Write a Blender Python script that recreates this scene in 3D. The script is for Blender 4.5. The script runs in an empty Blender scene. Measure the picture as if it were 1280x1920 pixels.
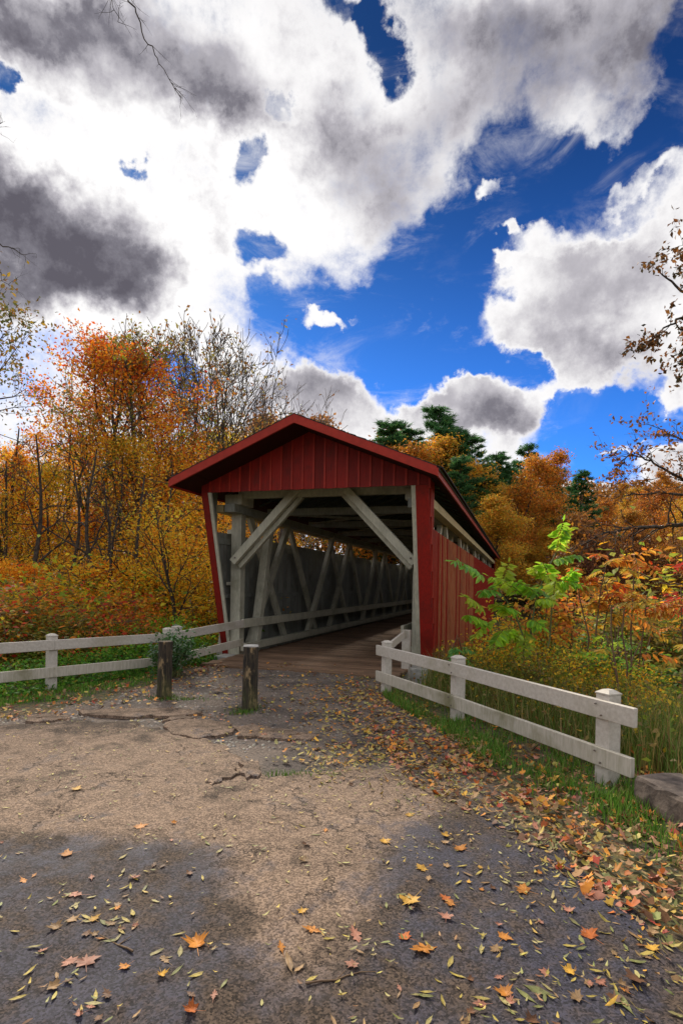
import bpy, math, random
import numpy as np
from mathutils import Matrix, Vector

random.seed(7)
RNG = np.random.default_rng(7)
C = bpy.context.scene.collection
sc = bpy.context.scene

# ------------------------------------------------------------------ camera
EYE, FOC, CX, HOR, ROLL = 1.7, 1050.0, 640.0, 1094.9, 0.018
cam = bpy.data.objects.new('camera', bpy.data.cameras.new('camera'))
C.objects.link(cam)
cam.data.sensor_fit = 'VERTICAL'
cam.data.sensor_height = 36.0
cam.data.lens = 36.0 * FOC / 1920.0
cam.data.shift_y = (HOR - 960.0) / 1920.0
cam.data.clip_start = 0.05
cam.data.clip_end = 3000.0
cam.matrix_world = Matrix.Translation((0, 0, EYE)) @ Matrix.Rotation(math.pi / 2, 4, 'X') @ Matrix.Rotation(ROLL, 4, 'Z')
sc.camera = cam

def ray(px, py):
    u, v = px - CX, py - HOR
    c, s = math.cos(ROLL), math.sin(ROLL)
    return (u * c + v * s) / FOC, (-u * s + v * c) / FOC

def at(px, py, Y):                     # a point of the place at distance Y ahead
    a, b = ray(px, py)
    return Vector((a * Y, Y, EYE - b * Y))

def gr(px, py, z=0.0):                 # a point on level ground
    a, b = ray(px, py)
    Y = (EYE - z) / b
    return (a * Y, Y)

def dirv(px, py):
    a, b = ray(px, py)
    return Vector((a, 1.0, -b)).normalized()

# ------------------------------------------------------------------ exposure
sc.view_settings.view_transform = 'Standard'
sc.view_settings.look = 'None'
sc.view_settings.exposure = 0.3
sc.view_settings.gamma = 1.0
sc.view_settings.use_curve_mapping = False
sc.cycles.max_bounces = 6
sc.cycles.diffuse_bounces = 3
sc.cycles.glossy_bounces = 2
sc.cycles.transmission_bounces = 3
sc.cycles.transparent_max_bounces = 4
sc.cycles.use_denoising = True

# ------------------------------------------------------------------ node helper
class NT:
    def __init__(s, tree):
        s.t = tree; s.n = tree.nodes; s.l = tree.links
    def add(s, typ, **kw):
        n = s.n.new(typ)
        for k, v in kw.items():
            if k.startswith('i_'):
                n.inputs[k[2:].replace('_', ' ')].default_value = v
            elif k[0] == 'p' and k[1:].isdigit():
                s.put(n.inputs[int(k[1:])], v)
            else:
                setattr(n, k, v)
        return n
    def put(s, sock, v):
        if isinstance(v, bpy.types.NodeSocket): s.l.new(v, sock)
        else:
            try: sock.default_value = v
            except Exception:
                if isinstance(v, (int, float)): sock.default_value = (v, v, v)
                else: sock.default_value = tuple(v)[:3] if len(v) > 3 else tuple(v) + (1.0,)
    def math(s, op, a, b=0.0, c=None, clamp=False):
        n = s.n.new('ShaderNodeMath'); n.operation = op; n.use_clamp = clamp
        s.put(n.inputs[0], a); s.put(n.inputs[1], b)
        if c is not None: s.put(n.inputs[2], c)
        return n.outputs[0]
    def vmath(s, op, a, b=None, scale=None):
        n = s.n.new('ShaderNodeVectorMath'); n.operation = op
        s.put(n.inputs[0], a)
        if b is not None: s.put(n.inputs[1], b)
        if scale is not None: s.put(n.inputs['Scale'], scale)
        return n.outputs['Value'] if op in ('LENGTH', 'DISTANCE', 'DOT_PRODUCT') else n.outputs[0]
    def rng(s, v, a, b, c=0.0, d=1.0, smooth=True):
        n = s.n.new('ShaderNodeMapRange'); n.interpolation_type = 'SMOOTHSTEP' if smooth else 'LINEAR'
        s.put(n.inputs[0], v)
        for i, x in enumerate((a, b, c, d)): s.put(n.inputs[i + 1], x)
        return n.outputs[0]
    def mix(s, f, a, b, blend='MIX'):
        n = s.n.new('ShaderNodeMix'); n.data_type = 'RGBA'; n.blend_type = blend
        s.put(n.inputs[0], f); s.put(n.inputs[6], a if isinstance(a, bpy.types.NodeSocket) else tuple(a) + (1,)); s.put(n.inputs[7], b if isinstance(b, bpy.types.NodeSocket) else tuple(b) + (1,))
        return n.outputs[2]
    def noise(s, vec, scale, detail=4, rough=0.55, out=0, dist=0.0):
        n = s.n.new('ShaderNodeTexNoise')
        if vec is not None: s.l.new(vec, n.inputs['Vector'])
        n.inputs['Scale'].default_value = scale; n.inputs['Detail'].default_value = detail
        n.inputs['Roughness'].default_value = rough; n.inputs['Distortion'].default_value = dist
        return n.outputs[out]
    def map(s, vec, scale=(1, 1, 1), loc=(0, 0, 0), rot=(0, 0, 0), typ='POINT'):
        n = s.n.new('ShaderNodeMapping'); n.vector_type = typ
        s.l.new(vec, n.inputs['Vector'])
        n.inputs['Location'].default_value = loc; n.inputs['Rotation'].default_value = rot; n.inputs['Scale'].default_value = scale
        return n.outputs[0]

# ------------------------------------------------------------------ world: sky and clouds
world = bpy.data.worlds.new('World'); sc.world = world; world.use_nodes = True
SUN_DIR = dirv(260, 270)                       # behind the clouds, ahead and to the left
sun_el = math.asin(SUN_DIR.z); sun_az = math.atan2(SUN_DIR.x, SUN_DIR.y)
w = NT(world.node_tree); w.n.clear()
D = w.add('ShaderNodeTexCoord').outputs['Generated']
sky = w.add('ShaderNodeTexSky', sky_type='NISHITA', sun_disc=False, sun_elevation=sun_el, sun_rotation=sun_az,
            air_density=1.0, dust_density=0.3, ozone_density=3.0, altitude=200.0)
sx = w.add('ShaderNodeSeparateXYZ'); w.l.new(D, sx.inputs[0])
wn = w.noise(D, 5.0, 5, 0.6, out=1)
warp = w.vmath('ADD', D, w.vmath('SCALE', w.vmath('SUBTRACT', wn, (0.5, 0.5, 0.5)), scale=0.13))
wn2 = w.noise(D, 19.0, 6, 0.62, out=1)
warp = w.vmath('ADD', warp, w.vmath('SCALE', w.vmath('SUBTRACT', wn2, (0.5, 0.5, 0.5)), scale=0.075))

def blob(acc, px, py, rx, ry, rot, amp, soft=0.55, hard=1.35):
    c = dirv(px, py); a = math.radians(rot)
    e1 = dirv(px + math.cos(a) * rx, py + math.sin(a) * rx) - c
    e2 = dirv(px - math.sin(a) * ry, py + math.cos(a) * ry) - c
    r1, r2 = e1.length, e2.length
    X = (e1 - c * e1.dot(c)).normalized(); Z = c.normalized(); Y = Z.cross(X)
    R = Matrix((X, Y, Z)).transposed()
    m = w.map(warp, scale=(r1, r2, 0.6), loc=tuple(c), rot=tuple(R.to_euler()), typ='TEXTURE')
    f = w.rng(w.vmath('LENGTH', m), hard, soft, 0.0, 1.0)
    return w.math('MULTIPLY_ADD', f, amp, acc)

cover = 0.72
for b in [(650, 625, 170, 75, 8, -1.1), (810, 590, 130, 150, 0, -1.2), (915, 420, 95, 170, 15, -1.1), (1010, 370, 110, 60, 10, -.9),
          (770, 700, 130, 60, 0, -1.0), (1120, 330, 170, 55, -22, -1.2), (1255, 240, 100, 66, -30, -1.4), (1150, 400, 110, 36, -25, -.8),
          (1285, 70, 55, 110, 10, -.9), (705, 70, 38, 95, -8, -1.1), (665, 20, 60, 40, 0, -.8), (720, 130, 30, 60, 20, -.5),
          (1110, 830, 150, 85, 0, -1.3), (1225, 745, 90, 55, 0, -.8), (1240, 600, 55, 60, 0, -1.0), (990, 730, 30, 40, 0, -.5),
          (60, 470, 260, 150, 12, .9), (120, 60, 200, 110, 15, .5), (950, 712, 66, 48, 20, -1.3), (1140, 785, 150, 46, 0, -1.9), (12, 120, 26, 34, 0, -1.3), (468, 305, 30, 45, 10, -1.0), (488, 462, 48, 34, 20, -1.1), (240, 322, 17, 18, 0, -.8),
          (520, 205, 30, 24, 30, -.75), (300, 715, 80, 42, 8, -1.2),
          (480, 545, 45, 30, 20, -.7), (1060, 300, 60, 50, 0, -.6), (1190, 190, 110, 34, -35, -.35),
          (612, 604, 52, 20, 3, 1.4), (905, 364, 34, 22, -15, 1.3), (978, 432, 26, 20, 10, 1.2), (1000, 497, 50, 14, 12, .9),
          (1110, 590, 185, 105, -12, 1.7), (1060, 650, 90, 70, 0, .7), (1268, 690, 40, 55, 0, 1.0), (885, 772, 140, 48, 4, 1.8), (960, 800, 70, 35, 0, .8),
          (1160, 828, 62, 7, -2, 1.7), (1100, 905, 60, 14, 0, 1.1), (600, 745, 110, 60, 10, .9), (1255, 860, 45, 34, 0, .9), (1180, 350, 120, 22, -30, .8), (688, 600, 14, 12, 0, 1.0)]:
    cover = blob(cover, *b)
dark = 0.0
for b in [(250, 100, 240, 75, 22, 1.0), (400, 170, 110, 70, 20, .7), (70, 20, 110, 50, 20, .6), (90, 460, 190, 95, 12, 1.0), (40, 370, 110, 70, 30, .7), (230, 520, 110, 60, 10, .7), (110, 580, 160, 45, 0, .5),
          (690, 330, 120, 85, 20, .55), (640, 240, 70, 50, 0, .35), (1060, 70, 260, 90, -10, .8), (1190, 120, 130, 70, -30, .6), (860, 60, 120, 60, 0, .4), (1120, 670, 130, 48, 5, .35), (1180, 560, 110, 50, -10, .12),
          (930, 800, 100, 30, 3, .5), (560, 725, 110, 40, 5, .35), (350, 330, 70, 55, 20, .3), (430, 480, 60, 35, 0, .3), (900, 210, 170, 70, -15, .4)]:
    dark = blob(dark, *b, soft=0.0, hard=1.6)
glow = 0.0
for b in [(400, 400, 230, 160, 20, .62), (200, 610, 170, 50, 0, .9), (470, 560, 150, 90, 0, .5), (120, 250, 200, 60, 20, .5)]:
    glow = blob(glow, *b, soft=0.0, hard=1.7)
n1 = w.noise(D, 4.2, 12, 0.66, dist=0.25)
n2 = w.noise(w.map(D, loc=(0.35, 0.1, 0.22)), 7.0, 8, 0.55)
n3 = w.noise(D, 15.0, 9, 0.7)
cv = w.math('ADD', cover, w.math('MULTIPLY', w.math('SUBTRACT', n1, 0.5), 2.9))
cv = w.math('ADD', cv, w.math('MULTIPLY', w.math('SUBTRACT', n3, 0.5), 1.5))
den = w.rng(cv, -0.32, 0.80)
thick = w.rng(cv, 0.35, 1.7)
tex = w.rng(w.math('ADD', w.math('MULTIPLY', n2, .65), w.math('MULTIPLY', n3, .35)), 0.36, 0.66)
dark = w.math('MINIMUM', dark, 1.0)
shade = w.math('MULTIPLY_ADD', w.math('MULTIPLY', thick, tex), 0.42, w.math('MULTIPLY', dark, w.math('MULTIPLY_ADD', tex, .48, .46)))
shade = w.math('SUBTRACT', shade, w.math('MULTIPLY', glow, 0.42), clamp=True)
ramp = w.add('ShaderNodeValToRGB'); w.l.new(shade, ramp.inputs[0])
cr = ramp.color_ramp; cr.elements[0].position = 0.0; cr.elements[0].color = (1.0, 0.985, 0.985, 1)
cr.elements[1].position = 1.0; cr.elements[1].color = (.12, .112, .138, 1)
e = cr.elements.new(0.35); e.color = (.52, .50, .54, 1)
e = cr.elements.new(0.68); e.color = (.22, .21, .245, 1)
# the camera's exposure meets a deep, clear autumn blue: more saturated than the model's
skyc = w.mix(1.0, sky.outputs[0], (0.20, 0.62, 1.35), 'MULTIPLY')
elev = w.rng(sx.outputs[2], 0.12, 0.72, 0.98, 0.25)
skyc = w.vmath('SCALE', skyc, scale=elev)
cloudc = w.vmath('SCALE', ramp.outputs[0], scale=8.3)
wisp = w.math('MULTIPLY', w.rng(w.noise(w.map(D, scale=(1.0, 1.6, 2.6), rot=(0, .5, 0)), 6.0, 10, .68, dist=.6), .50, .78), w.rng(cv, -1.5, .1, .05, .55))
final = w.mix(w.math('MAXIMUM', w.math('POWER', den, 1.15), wisp), skyc, cloudc)
bg = w.add('ShaderNodeBackground'); w.l.new(final, bg.inputs[0]); bg.inputs[1].default_value = 0.1
wo = w.add('ShaderNodeOutputWorld'); w.l.new(bg.outputs[0], wo.inputs[0])
world.cycles.sampling_method = 'MANUAL'; world.cycles.sample_map_resolution = 512

sun = bpy.data.objects.new('sun', bpy.data.lights.new('sun', 'SUN')); C.objects.link(sun)
sun.data.energy = 4.2; sun.data.angle = math.radians(9); sun.data.color = (1.0, .90, .74)
sun.rotation_euler = SUN_DIR.to_track_quat('Z', 'Y').to_euler()

# ------------------------------------------------------------------ materials
def mat(name):
    m = bpy.data.materials.new(name); m.use_nodes = True
    t = NT(m.node_tree); b = t.n['Principled BSDF']
    return m, t, b

def bump(t, b, h, strength=0.3, dist=0.01):
    n = t.add('ShaderNodeBump'); n.inputs['Strength'].default_value = strength; n.inputs['Distance'].default_value = dist
    t.put(n.inputs['Height'], h); t.l.new(n.outputs[0], b.inputs['Normal'])

def board_mat(name, col, col2, rough=0.6, grain=(18, 18, 1.2), grime=0.35, grimecol=(.08, .07, .05), rnd=0.25, axis='Z'):
    m, t, b = mat(name)
    o = t.add('ShaderNodeTexCoord').outputs['Object']; oi = t.add('ShaderNodeObjectInfo')
    off = t.vmath('ADD', o, t.vmath('SCALE', oi.outputs['Location'], scale=0.37))
    off = t.vmath('ADD', off, t.vmath('SCALE', (7, 3, 5), scale=oi.outputs['Random']))
    g = t.noise(t.map(off, scale=grain), 3.0, 6, 0.65)
    big = t.noise(off, 1.7, 5, 0.6)
    c = t.mix(t.rng(g, 0.3, 0.7), col, col2)
    c = t.mix(t.math('MULTIPLY', t.rng(big, 0.48, 0.75), grime), c, grimecol)
    v = t.math('MULTIPLY_ADD', oi.outputs['Random'], rnd, 1 - rnd / 2)
    c = t.vmath('SCALE', c, scale=v)
    t.l.new(c, b.inputs['Base Color']); b.inputs['Roughness'].default_value = rough; b.inputs['Specular IOR Level'].default_value = .2
    bump(t, b, g, 0.35, 0.006)
    return m

M = {}
M['red'] = board_mat('red_paint', (.27, .013, .008), (.16, .011, .008), .6, grime=.6, grimecol=(.07, .014, .01), rnd=.55)
M['trim'] = board_mat('red_trim_paint', (.38, .030, .016), (.30, .022, .013), .5, grain=(3, 3, 3), grime=.25, grimecol=(.12, .02, .012), rnd=.2)
M['weather'] = board_mat('sun_worn_red_boards', (.36, .085, .035), (.42, .19, .085), .7, grime=.5, grimecol=(.14, .05, .03), rnd=.5)
M['white'] = board_mat('white_fence_paint', (.58, .54, .49), (.46, .42, .37), .55, grain=(9, 9, 9), grime=.5, grimecol=(.30, .27, .18), rnd=.08)
M['whitelow'] = board_mat('stained_white_paint', (.52, .48, .42), (.38, .35, .28), .6, grain=(14, 14, 2), grime=.85, grimecol=(.17, .16, .08), rnd=.08)
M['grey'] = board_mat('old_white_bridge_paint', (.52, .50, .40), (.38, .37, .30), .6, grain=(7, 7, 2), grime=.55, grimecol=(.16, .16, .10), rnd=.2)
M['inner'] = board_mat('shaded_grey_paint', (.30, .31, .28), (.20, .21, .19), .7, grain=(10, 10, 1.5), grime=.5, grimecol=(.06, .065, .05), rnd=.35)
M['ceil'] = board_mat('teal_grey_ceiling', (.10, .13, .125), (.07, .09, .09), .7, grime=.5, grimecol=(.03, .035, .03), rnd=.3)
M['plate'] = board_mat('cream_plate', (.50, .42, .23), (.42, .35, .18), .6, grain=(8, 2, 8), grime=.4, grimecol=(.2, .16, .07), rnd=.05)
M['deck'] = board_mat('worn_deck_wood', (.27, .165, .105), (.16, .10, .066), .75, grain=(1.2, 20, 18), grime=.7, grimecol=(.065, .05, .038), rnd=.6)
M['soffit'] = board_mat('shadowed_red_soffit', (.05, .008, .006), (.03, .006, .005), .8, grime=.5, grimecol=(.012, .008, .007), rnd=.1)  # red darkened so the overhang's shadow is part of the colour
M['roof'] = board_mat('dark_shingles', (.022, .020, .020), (.035, .032, .030), .85, grain=(8, 8, 8), grime=.3, rnd=.1)

def bollard_mat():
    m, t, b = mat('weathered_post_wood')
    o = t.add('ShaderNodeTexCoord').outputs['Object']
    g = t.noise(t.map(o, scale=(20, 20, 2.2)), 1.6, 7, 0.7)
    p = t.noise(t.map(o, scale=(9, 9, 2.6)), 1.5, 5, 0.65)
    sz = t.add('ShaderNodeSeparateXYZ'); t.l.new(o, sz.inputs[0])
    c = t.mix(t.rng(g, .40, .60), (.010, .008, .006), (.055, .040, .024))
    c = t.mix(t.rng(p, .55, .62), c, t.mix(t.rng(g, .4, .6), (.09, .065, .035), (.30, .21, .11)))
    moss = t.math('MULTIPLY', t.rng(sz.outputs[2], .55, .0), t.rng(p, .35, .6))
    c = t.mix(t.math('MULTIPLY', moss, .6), c, (.07, .08, .02))
    t.l.new(c, b.inputs['Base Color']); b.inputs['Roughness'].default_value = .85
    bump(t, b, g, 0.9, 0.02)
    return m
M['bollard'] = bollard_mat()

def simple(name, c1, c2, scale, rough=.8, bs=.4, bd=.02, detail=8, mid=(.35, .65)):
    m, t, b = mat(name)
    o = t.add('ShaderNodeTexCoord').outputs['Object']
    g = t.noise(o, scale, detail, 0.65)
    t.l.new(t.mix(t.rng(g, *mid), c1, c2), b.inputs['Base Color']); b.inputs['Roughness'].default_value = rough
    bump(t, b, g, bs, bd)
    return m
M['stone'] = simple('old_concrete', (.045, .032, .027), (.15, .115, .095), 7, .85, .6, .03)
M['concrete'] = simple('painted_concrete', (.30, .30, .29), (.48, .47, .45), 7, .8, .4, .01)
M['bark'] = simple('bark', (.022, .016, .012), (.075, .058, .045), 9, .9, .5, .03)
M['barkpale'] = simple('pale_bark', (.06, .05, .042), (.19, .165, .14), 9, .85, .4, .02)
M['stem'] = simple('brown_stem', (.10, .055, .03), (.16, .10, .05), 9, .8, .2, .01)
M['gstem'] = simple('green_stem', (.08, .10, .03), (.14, .15, .05), 9, .8, .2, .01)
M['rock'] = simple('creek_rock', (.10, .09, .09), (.26, .24, .24), 3, .8, .6, .05)
M['metal'] = simple('bolt_metal', (.10, .08, .07), (.18, .15, .13), 30, .6, .1, .005)
M['wire'] = simple('wire', (.02, .02, .02), (.03, .03, .03), 3, .6, .0, .01)

def leaf_mat(name, tint=True, trans=.4, rough=.55):
    m, t, b = mat(name)
    at_ = t.add('ShaderNodeAttribute', attribute_name='Col')
    c = at_.outputs['Color']
    if tint:
        oi = t.add('ShaderNodeObjectInfo')
        c = t.mix(1.0, c, oi.outputs['Color'], 'MULTIPLY')
    t.l.new(c, b.inputs['Base Color']); b.inputs['Roughness'].default_value = rough
    b.inputs['Specular IOR Level'].default_value = .3
    if trans > 0:
        tr = t.add('ShaderNodeBsdfTranslucent'); t.l.new(c, tr.inputs[0])
        mx = t.add('ShaderNodeMixShader'); mx.inputs[0].default_value = trans
        t.l.new(b.outputs[0], mx.inputs[1]); t.l.new(tr.outputs[0], mx.inputs[2])
        t.l.new(mx.outputs[0], t.n['Material Output'].inputs[0])
    return m
M['leaf'] = leaf_mat('foliage', trans=.55)
M['litter'] = leaf_mat('fallen_leaf', tint=True, trans=.12, rough=.6)
t = NT(M['litter'].node_tree); b_ = t.n['Principled BSDF']; o_ = t.add('ShaderNodeTexCoord').outputs['Object']; src = b_.inputs['Base Color'].links[0].from_socket
sp = t.math('MAXIMUM', t.rng(t.noise(o_, 2.6, 4, .7), .52, .66), t.rng(t.noise(o_, 75, 3, .6), .56, .68))
c_ = t.mix(t.math('MULTIPLY', sp, .65), src, t.mix(1.0, src, (.42, .30, .25), 'MULTIPLY'))
t.l.new(c_, b_.inputs['Base Color'])
M['blade'] = leaf_mat('grass_blades', trans=.3)

def ground_mat():
    m, t, b = mat('soil_and_litter')
    o = t.add('ShaderNodeTexCoord').outputs['Object']
    gm = t.add('ShaderNodeAttribute', attribute_name='green').outputs['Fac']
    dm = t.add('ShaderNodeAttribute', attribute_name='gravel').outputs['Fac']
    n = t.noise(o, 1.3, 8, .6); f = t.noise(o, 38, 5, .7); f2 = t.noise(o, 11, 6, .65)
    vo = t.add('ShaderNodeTexVoronoi'); t.l.new(o, vo.inputs['Vector']); vo.inputs['Scale'].default_value = 24
    vs = t.add('ShaderNodeSeparateColor'); t.l.new(vo.outputs['Color'], vs.inputs[0])
    c = t.mix(t.rng(f, .35, .65), (.035, .024, .016), (.12, .085, .05))
    c = t.mix(t.math('MULTIPLY', t.rng(vs.outputs[0], .55, .75), .8), c, t.mix(vs.outputs[1], (.20, .085, .02), (.23, .16, .05)))
    gc = t.mix(t.rng(f, .35, .65), (.020, .035, .008), (.055, .10, .02))
    c = t.mix(t.math('MULTIPLY', gm, t.rng(f2, .35, .6)), c, gc)
    dc = t.mix(t.rng(f, .3, .7), (.075, .058, .047), (.26, .20, .16))
    dc = t.mix(t.rng(n, .42, .62), dc, t.mix(t.rng(f, .3, .7), (.04, .033, .03), (.14, .11, .095)))
    c = t.mix(dm, c, dc)
    t.l.new(c, b.inputs['Base Color']); b.inputs['Roughness'].default_value = .9
    bump(t, b, t.math('ADD', f, t.math('MULTIPLY', f2, 1.5)), .9, .02)
    return m
M['ground'] = ground_mat()

def asphalt_mat():
    m, t, b = mat('cracked_asphalt')
    o = t.add('ShaderNodeTexCoord').outputs['Object']
    wet_sky = t.add('ShaderNodeAttribute', attribute_name='wet_sky').outputs['Fac']
    tan = t.add('ShaderNodeAttribute', attribute_name='tan').outputs['Fac']
    n = t.noise(o, 1.6, 8, .62); f = t.noise(o, 150, 4, .8); f2 = t.noise(o, 14, 7, .68)
    vg = t.add('ShaderNodeTexVoronoi'); t.l.new(o, vg.inputs['Vector']); vg.inputs['Scale'].default_value = 105
    vgs = t.add('ShaderNodeSeparateColor'); t.l.new(vg.outputs['Color'], vgs.inputs[0])
    f = t.math('ADD', t.math('MULTIPLY', f, .6), t.math('MULTIPLY', vgs.outputs[0], .4))
    wn_ = t.noise(o, 2.3, 6, .65, out=1)
    ow = t.vmath('ADD', o, t.vmath('SCALE', t.vmath('SUBTRACT', wn_, (.5, .5, .5)), scale=.9))
    vo = t.add('ShaderNodeTexVoronoi', feature='DISTANCE_TO_EDGE'); t.l.new(ow, vo.inputs['Vector']); vo.inputs['Scale'].default_value = .8
    v2 = t.add('ShaderNodeTexVoronoi', feature='DISTANCE_TO_EDGE'); t.l.new(ow, v2.inputs['Vector']); v2.inputs['Scale'].default_value = 2.3
    crack = t.math('MAXIMUM', t.math('MULTIPLY', t.rng(vo.outputs[0], .008, .002), t.rng(n, .44, .52)),
                   t.math('MULTIPLY', t.rng(v2.outputs[0], .013, .003), t.rng(n, .56, .62)))
    crack = t.math('MULTIPLY', crack, t.rng(tan, 0.02, .45))
    ag = t.rng(f, .30, .72)
    c_mid = t.mix(ag, (.018, .012, .009), (.115, .080, .058))
    c_tan = t.mix(ag, (.115, .077, .055), (.34, .24, .172))
    c_wet_sky = t.mix(ag, (.008, .009, .018), (.040, .043, .078))  # damp asphalt, with the sky's bluish reflection painted into the colour
    nb = t.noise(t.map(o, scale=(1, .8, 1), rot=(0, 0, .6)), 4.5, 9, .68)
    bl_ = t.math('MULTIPLY', t.math('ADD', t.math('SUBTRACT', n, .5), t.math('MULTIPLY', t.math('SUBTRACT', nb, .5), 1.1)), 1.9)
    nc = t.noise(o, 7.0, 8, .7)
    bl_ = t.math('ADD', bl_, t.math('MULTIPLY', t.math('SUBTRACT', nc, .5), 1.3))
    tm = t.rng(t.math('ADD', t.math('MULTIPLY', tan, .75), bl_), .10, .80)
    wm = t.math('MULTIPLY', t.rng(t.math('ADD', t.math('MULTIPLY', wet_sky, .55), t.math('MULTIPLY', bl_, .9)), .08, .88), .9)
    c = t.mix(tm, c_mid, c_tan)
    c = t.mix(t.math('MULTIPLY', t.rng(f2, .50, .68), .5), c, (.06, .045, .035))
    c = t.mix(wm, c, c_wet_sky)
    c = t.mix(t.math('MULTIPLY', crack, .8), c, (.03, .022, .017))
    t.l.new(c, b.inputs['Base Color'])
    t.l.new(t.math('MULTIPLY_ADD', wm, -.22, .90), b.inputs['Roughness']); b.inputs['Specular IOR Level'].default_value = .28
    h = t.math('SUBTRACT', t.math('ADD', t.math('MULTIPLY', f, .5), t.math('MULTIPLY', f2, .8)), t.math('MULTIPLY', crack, 2.0))
    bump(t, b, h, .8, .012)
    return m
M['asphalt'] = asphalt_mat()

def water_mat():
    m, t, b = mat('creek_water')
    o = t.add('ShaderNodeTexCoord').outputs['Object']
    b.inputs['Base Color'].default_value = (.05, .055, .055, 1); b.inputs['Roughness'].default_value = .12
    bump(t, b, t.noise(t.map(o, scale=(1, 1, 1)), 3.5, 5, .6), .6, .08)
    return m
M['water'] = water_mat()

# ------------------------------------------------------------------ mesh helpers
def tag(o, label=None, cat=None, group=None, kind=None):
    if label: o['label'] = label
    if cat: o['category'] = cat
    if group: o['group'] = group
    if kind: o['kind'] = kind
    return o

def link(name, me, parent=None, m=None):
    o = bpy.data.objects.new(name, me); C.objects.link(o)
    if parent is not None: o.parent = parent
    if m is not None and me is not None and not me.materials:
        for x in (m if isinstance(m, (list, tuple)) else [m]): me.materials.append(M[x])
    return o

def empty(name, loc=(0, 0, 0), rz=0.0):
    o = bpy.data.objects.new(name, None); C.objects.link(o)
    o.location = loc; o.rotation_euler = (0, 0, rz); o.empty_display_size = .3
    return o

def quad_mesh(name, V, F, col=None, nper=4, smooth=False):
    me = bpy.data.meshes.new(name)
    V = np.asarray(V, np.float32); F = np.asarray(F, np.int32)
    me.vertices.add(len(V)); me.vertices.foreach_set('co', V.ravel())
    me.loops.add(F.size); me.loops.foreach_set('vertex_index', F.ravel())
    me.polygons.add(len(F)); me.polygons.foreach_set('loop_start', np.arange(0, F.size, F.shape[1], dtype=np.int32))
    if smooth: me.polygons.foreach_set('use_smooth', np.ones(len(F), bool))
    if col is not None:
        a = me.attributes.new('Col', 'FLOAT_COLOR', 'POINT')
        c4 = np.ones((len(V), 4), np.float32); c4[:, :3] = col
        a.data.foreach_set('color', c4.ravel())
    me.update(calc_edges=True)
    return me

class MB:
    def __init__(s): s.v = []; s.f = []; s.mi = []
    def add(s, vs, fs, mi=0):
        k = len(s.v); s.v += [tuple(v) for v in vs]; s.f += [tuple(i + k for i in f) for f in fs]
        s.mi += (mi if isinstance(mi, list) else [mi] * len(fs))
    def box(s, x0, x1, y0, y1, z0, z1, mi=0):
        s.add([(x0, y0, z0), (x1, y0, z0), (x1, y1, z0), (x0, y1, z0), (x0, y0, z1), (x1, y0, z1), (x1, y1, z1), (x0, y1, z1)],
              [(0, 3, 2, 1), (4, 5, 6, 7), (0, 1, 5, 4), (1, 2, 6, 5), (2, 3, 7, 6), (3, 0, 4, 7)], mi)
    def beam(s, a, b, wd, ht, up=(0, 0, 1)):
        a, b = Vector(a), Vector(b); d = (b - a).normalized(); x = d.cross(Vector(up)).normalized(); z = x.cross(d)
        vs = []
        for p in (a, b):
            for sx_, sz_ in ((-1, -1), (1, -1), (1, 1), (-1, 1)): vs.append(p + x * sx_ * wd / 2 + z * sz_ * ht / 2)
        s.add(vs, [(0, 1, 2, 3)[::-1], (4, 5, 6, 7), (0, 1, 5, 4), (1, 2, 6, 5), (2, 3, 7, 6), (3, 0, 4, 7)])
    def prism(s, poly, off):                    # poly: 3-D points; off: extrusion vector
        n = len(poly); off = Vector(off)
        s.add([Vector(p) for p in poly] + [Vector(p) + off for p in poly],
              [tuple(range(n))[::-1], tuple(range(n, 2 * n))] + [(i, (i + 1) % n, n + (i + 1) % n, n + i) for i in range(n)])
    def mesh(s, name, bevel=0.0):
        me = bpy.data.meshes.new(name); me.from_pydata(s.v, [], s.f)
        me.polygons.foreach_set('material_index', s.mi); me.update()
        import bmesh
        b = bmesh.new(); b.from_mesh(me); bmesh.ops.recalc_face_normals(b, faces=b.faces)
        if bevel: bmesh.ops.bevel(b, geom=list(b.edges), offset=bevel, segments=1, affect='EDGES', clamp_overlap=True)
        b.to_mesh(me); b.free()
        return me
    def build(s, name, m, parent=None, bevel=0.0):
        return link(name, s.mesh(name, bevel), parent, m)

def tubes(segs, sides=5):                       # segs: (x0,y0,z0,x1,y1,z1,r0,r1)
    S = np.asarray(segs, float); a, b = S[:, :3], S[:, 3:6]; d = b - a
    d /= np.linalg.norm(d, axis=1)[:, None] + 1e-9
    ref = np.where(np.abs(d[:, 2:3]) > .9, np.array([[1., 0, 0]]), np.array([[0, 0, 1.]]))
    x = np.cross(d, ref); x /= np.linalg.norm(x, axis=1)[:, None]; y = np.cross(d, x)
    th = np.arange(sides) * 2 * np.pi / sides
    ring = x[:, None] * np.cos(th)[None, :, None] + y[:, None] * np.sin(th)[None, :, None]
    va = a[:, None] + ring * S[:, 6][:, None, None]; vb = b[:, None] + ring * S[:, 7][:, None, None]
    V = np.concatenate([va, vb], 1).reshape(-1, 3)
    i = np.arange(sides); q = np.stack([i, (i + 1) % sides, (i + 1) % sides + sides, i + sides], 1)
    F = (q[None] + (np.arange(len(S)) * 2 * sides)[:, None, None]).reshape(-1, 4)
    return V, F

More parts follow.
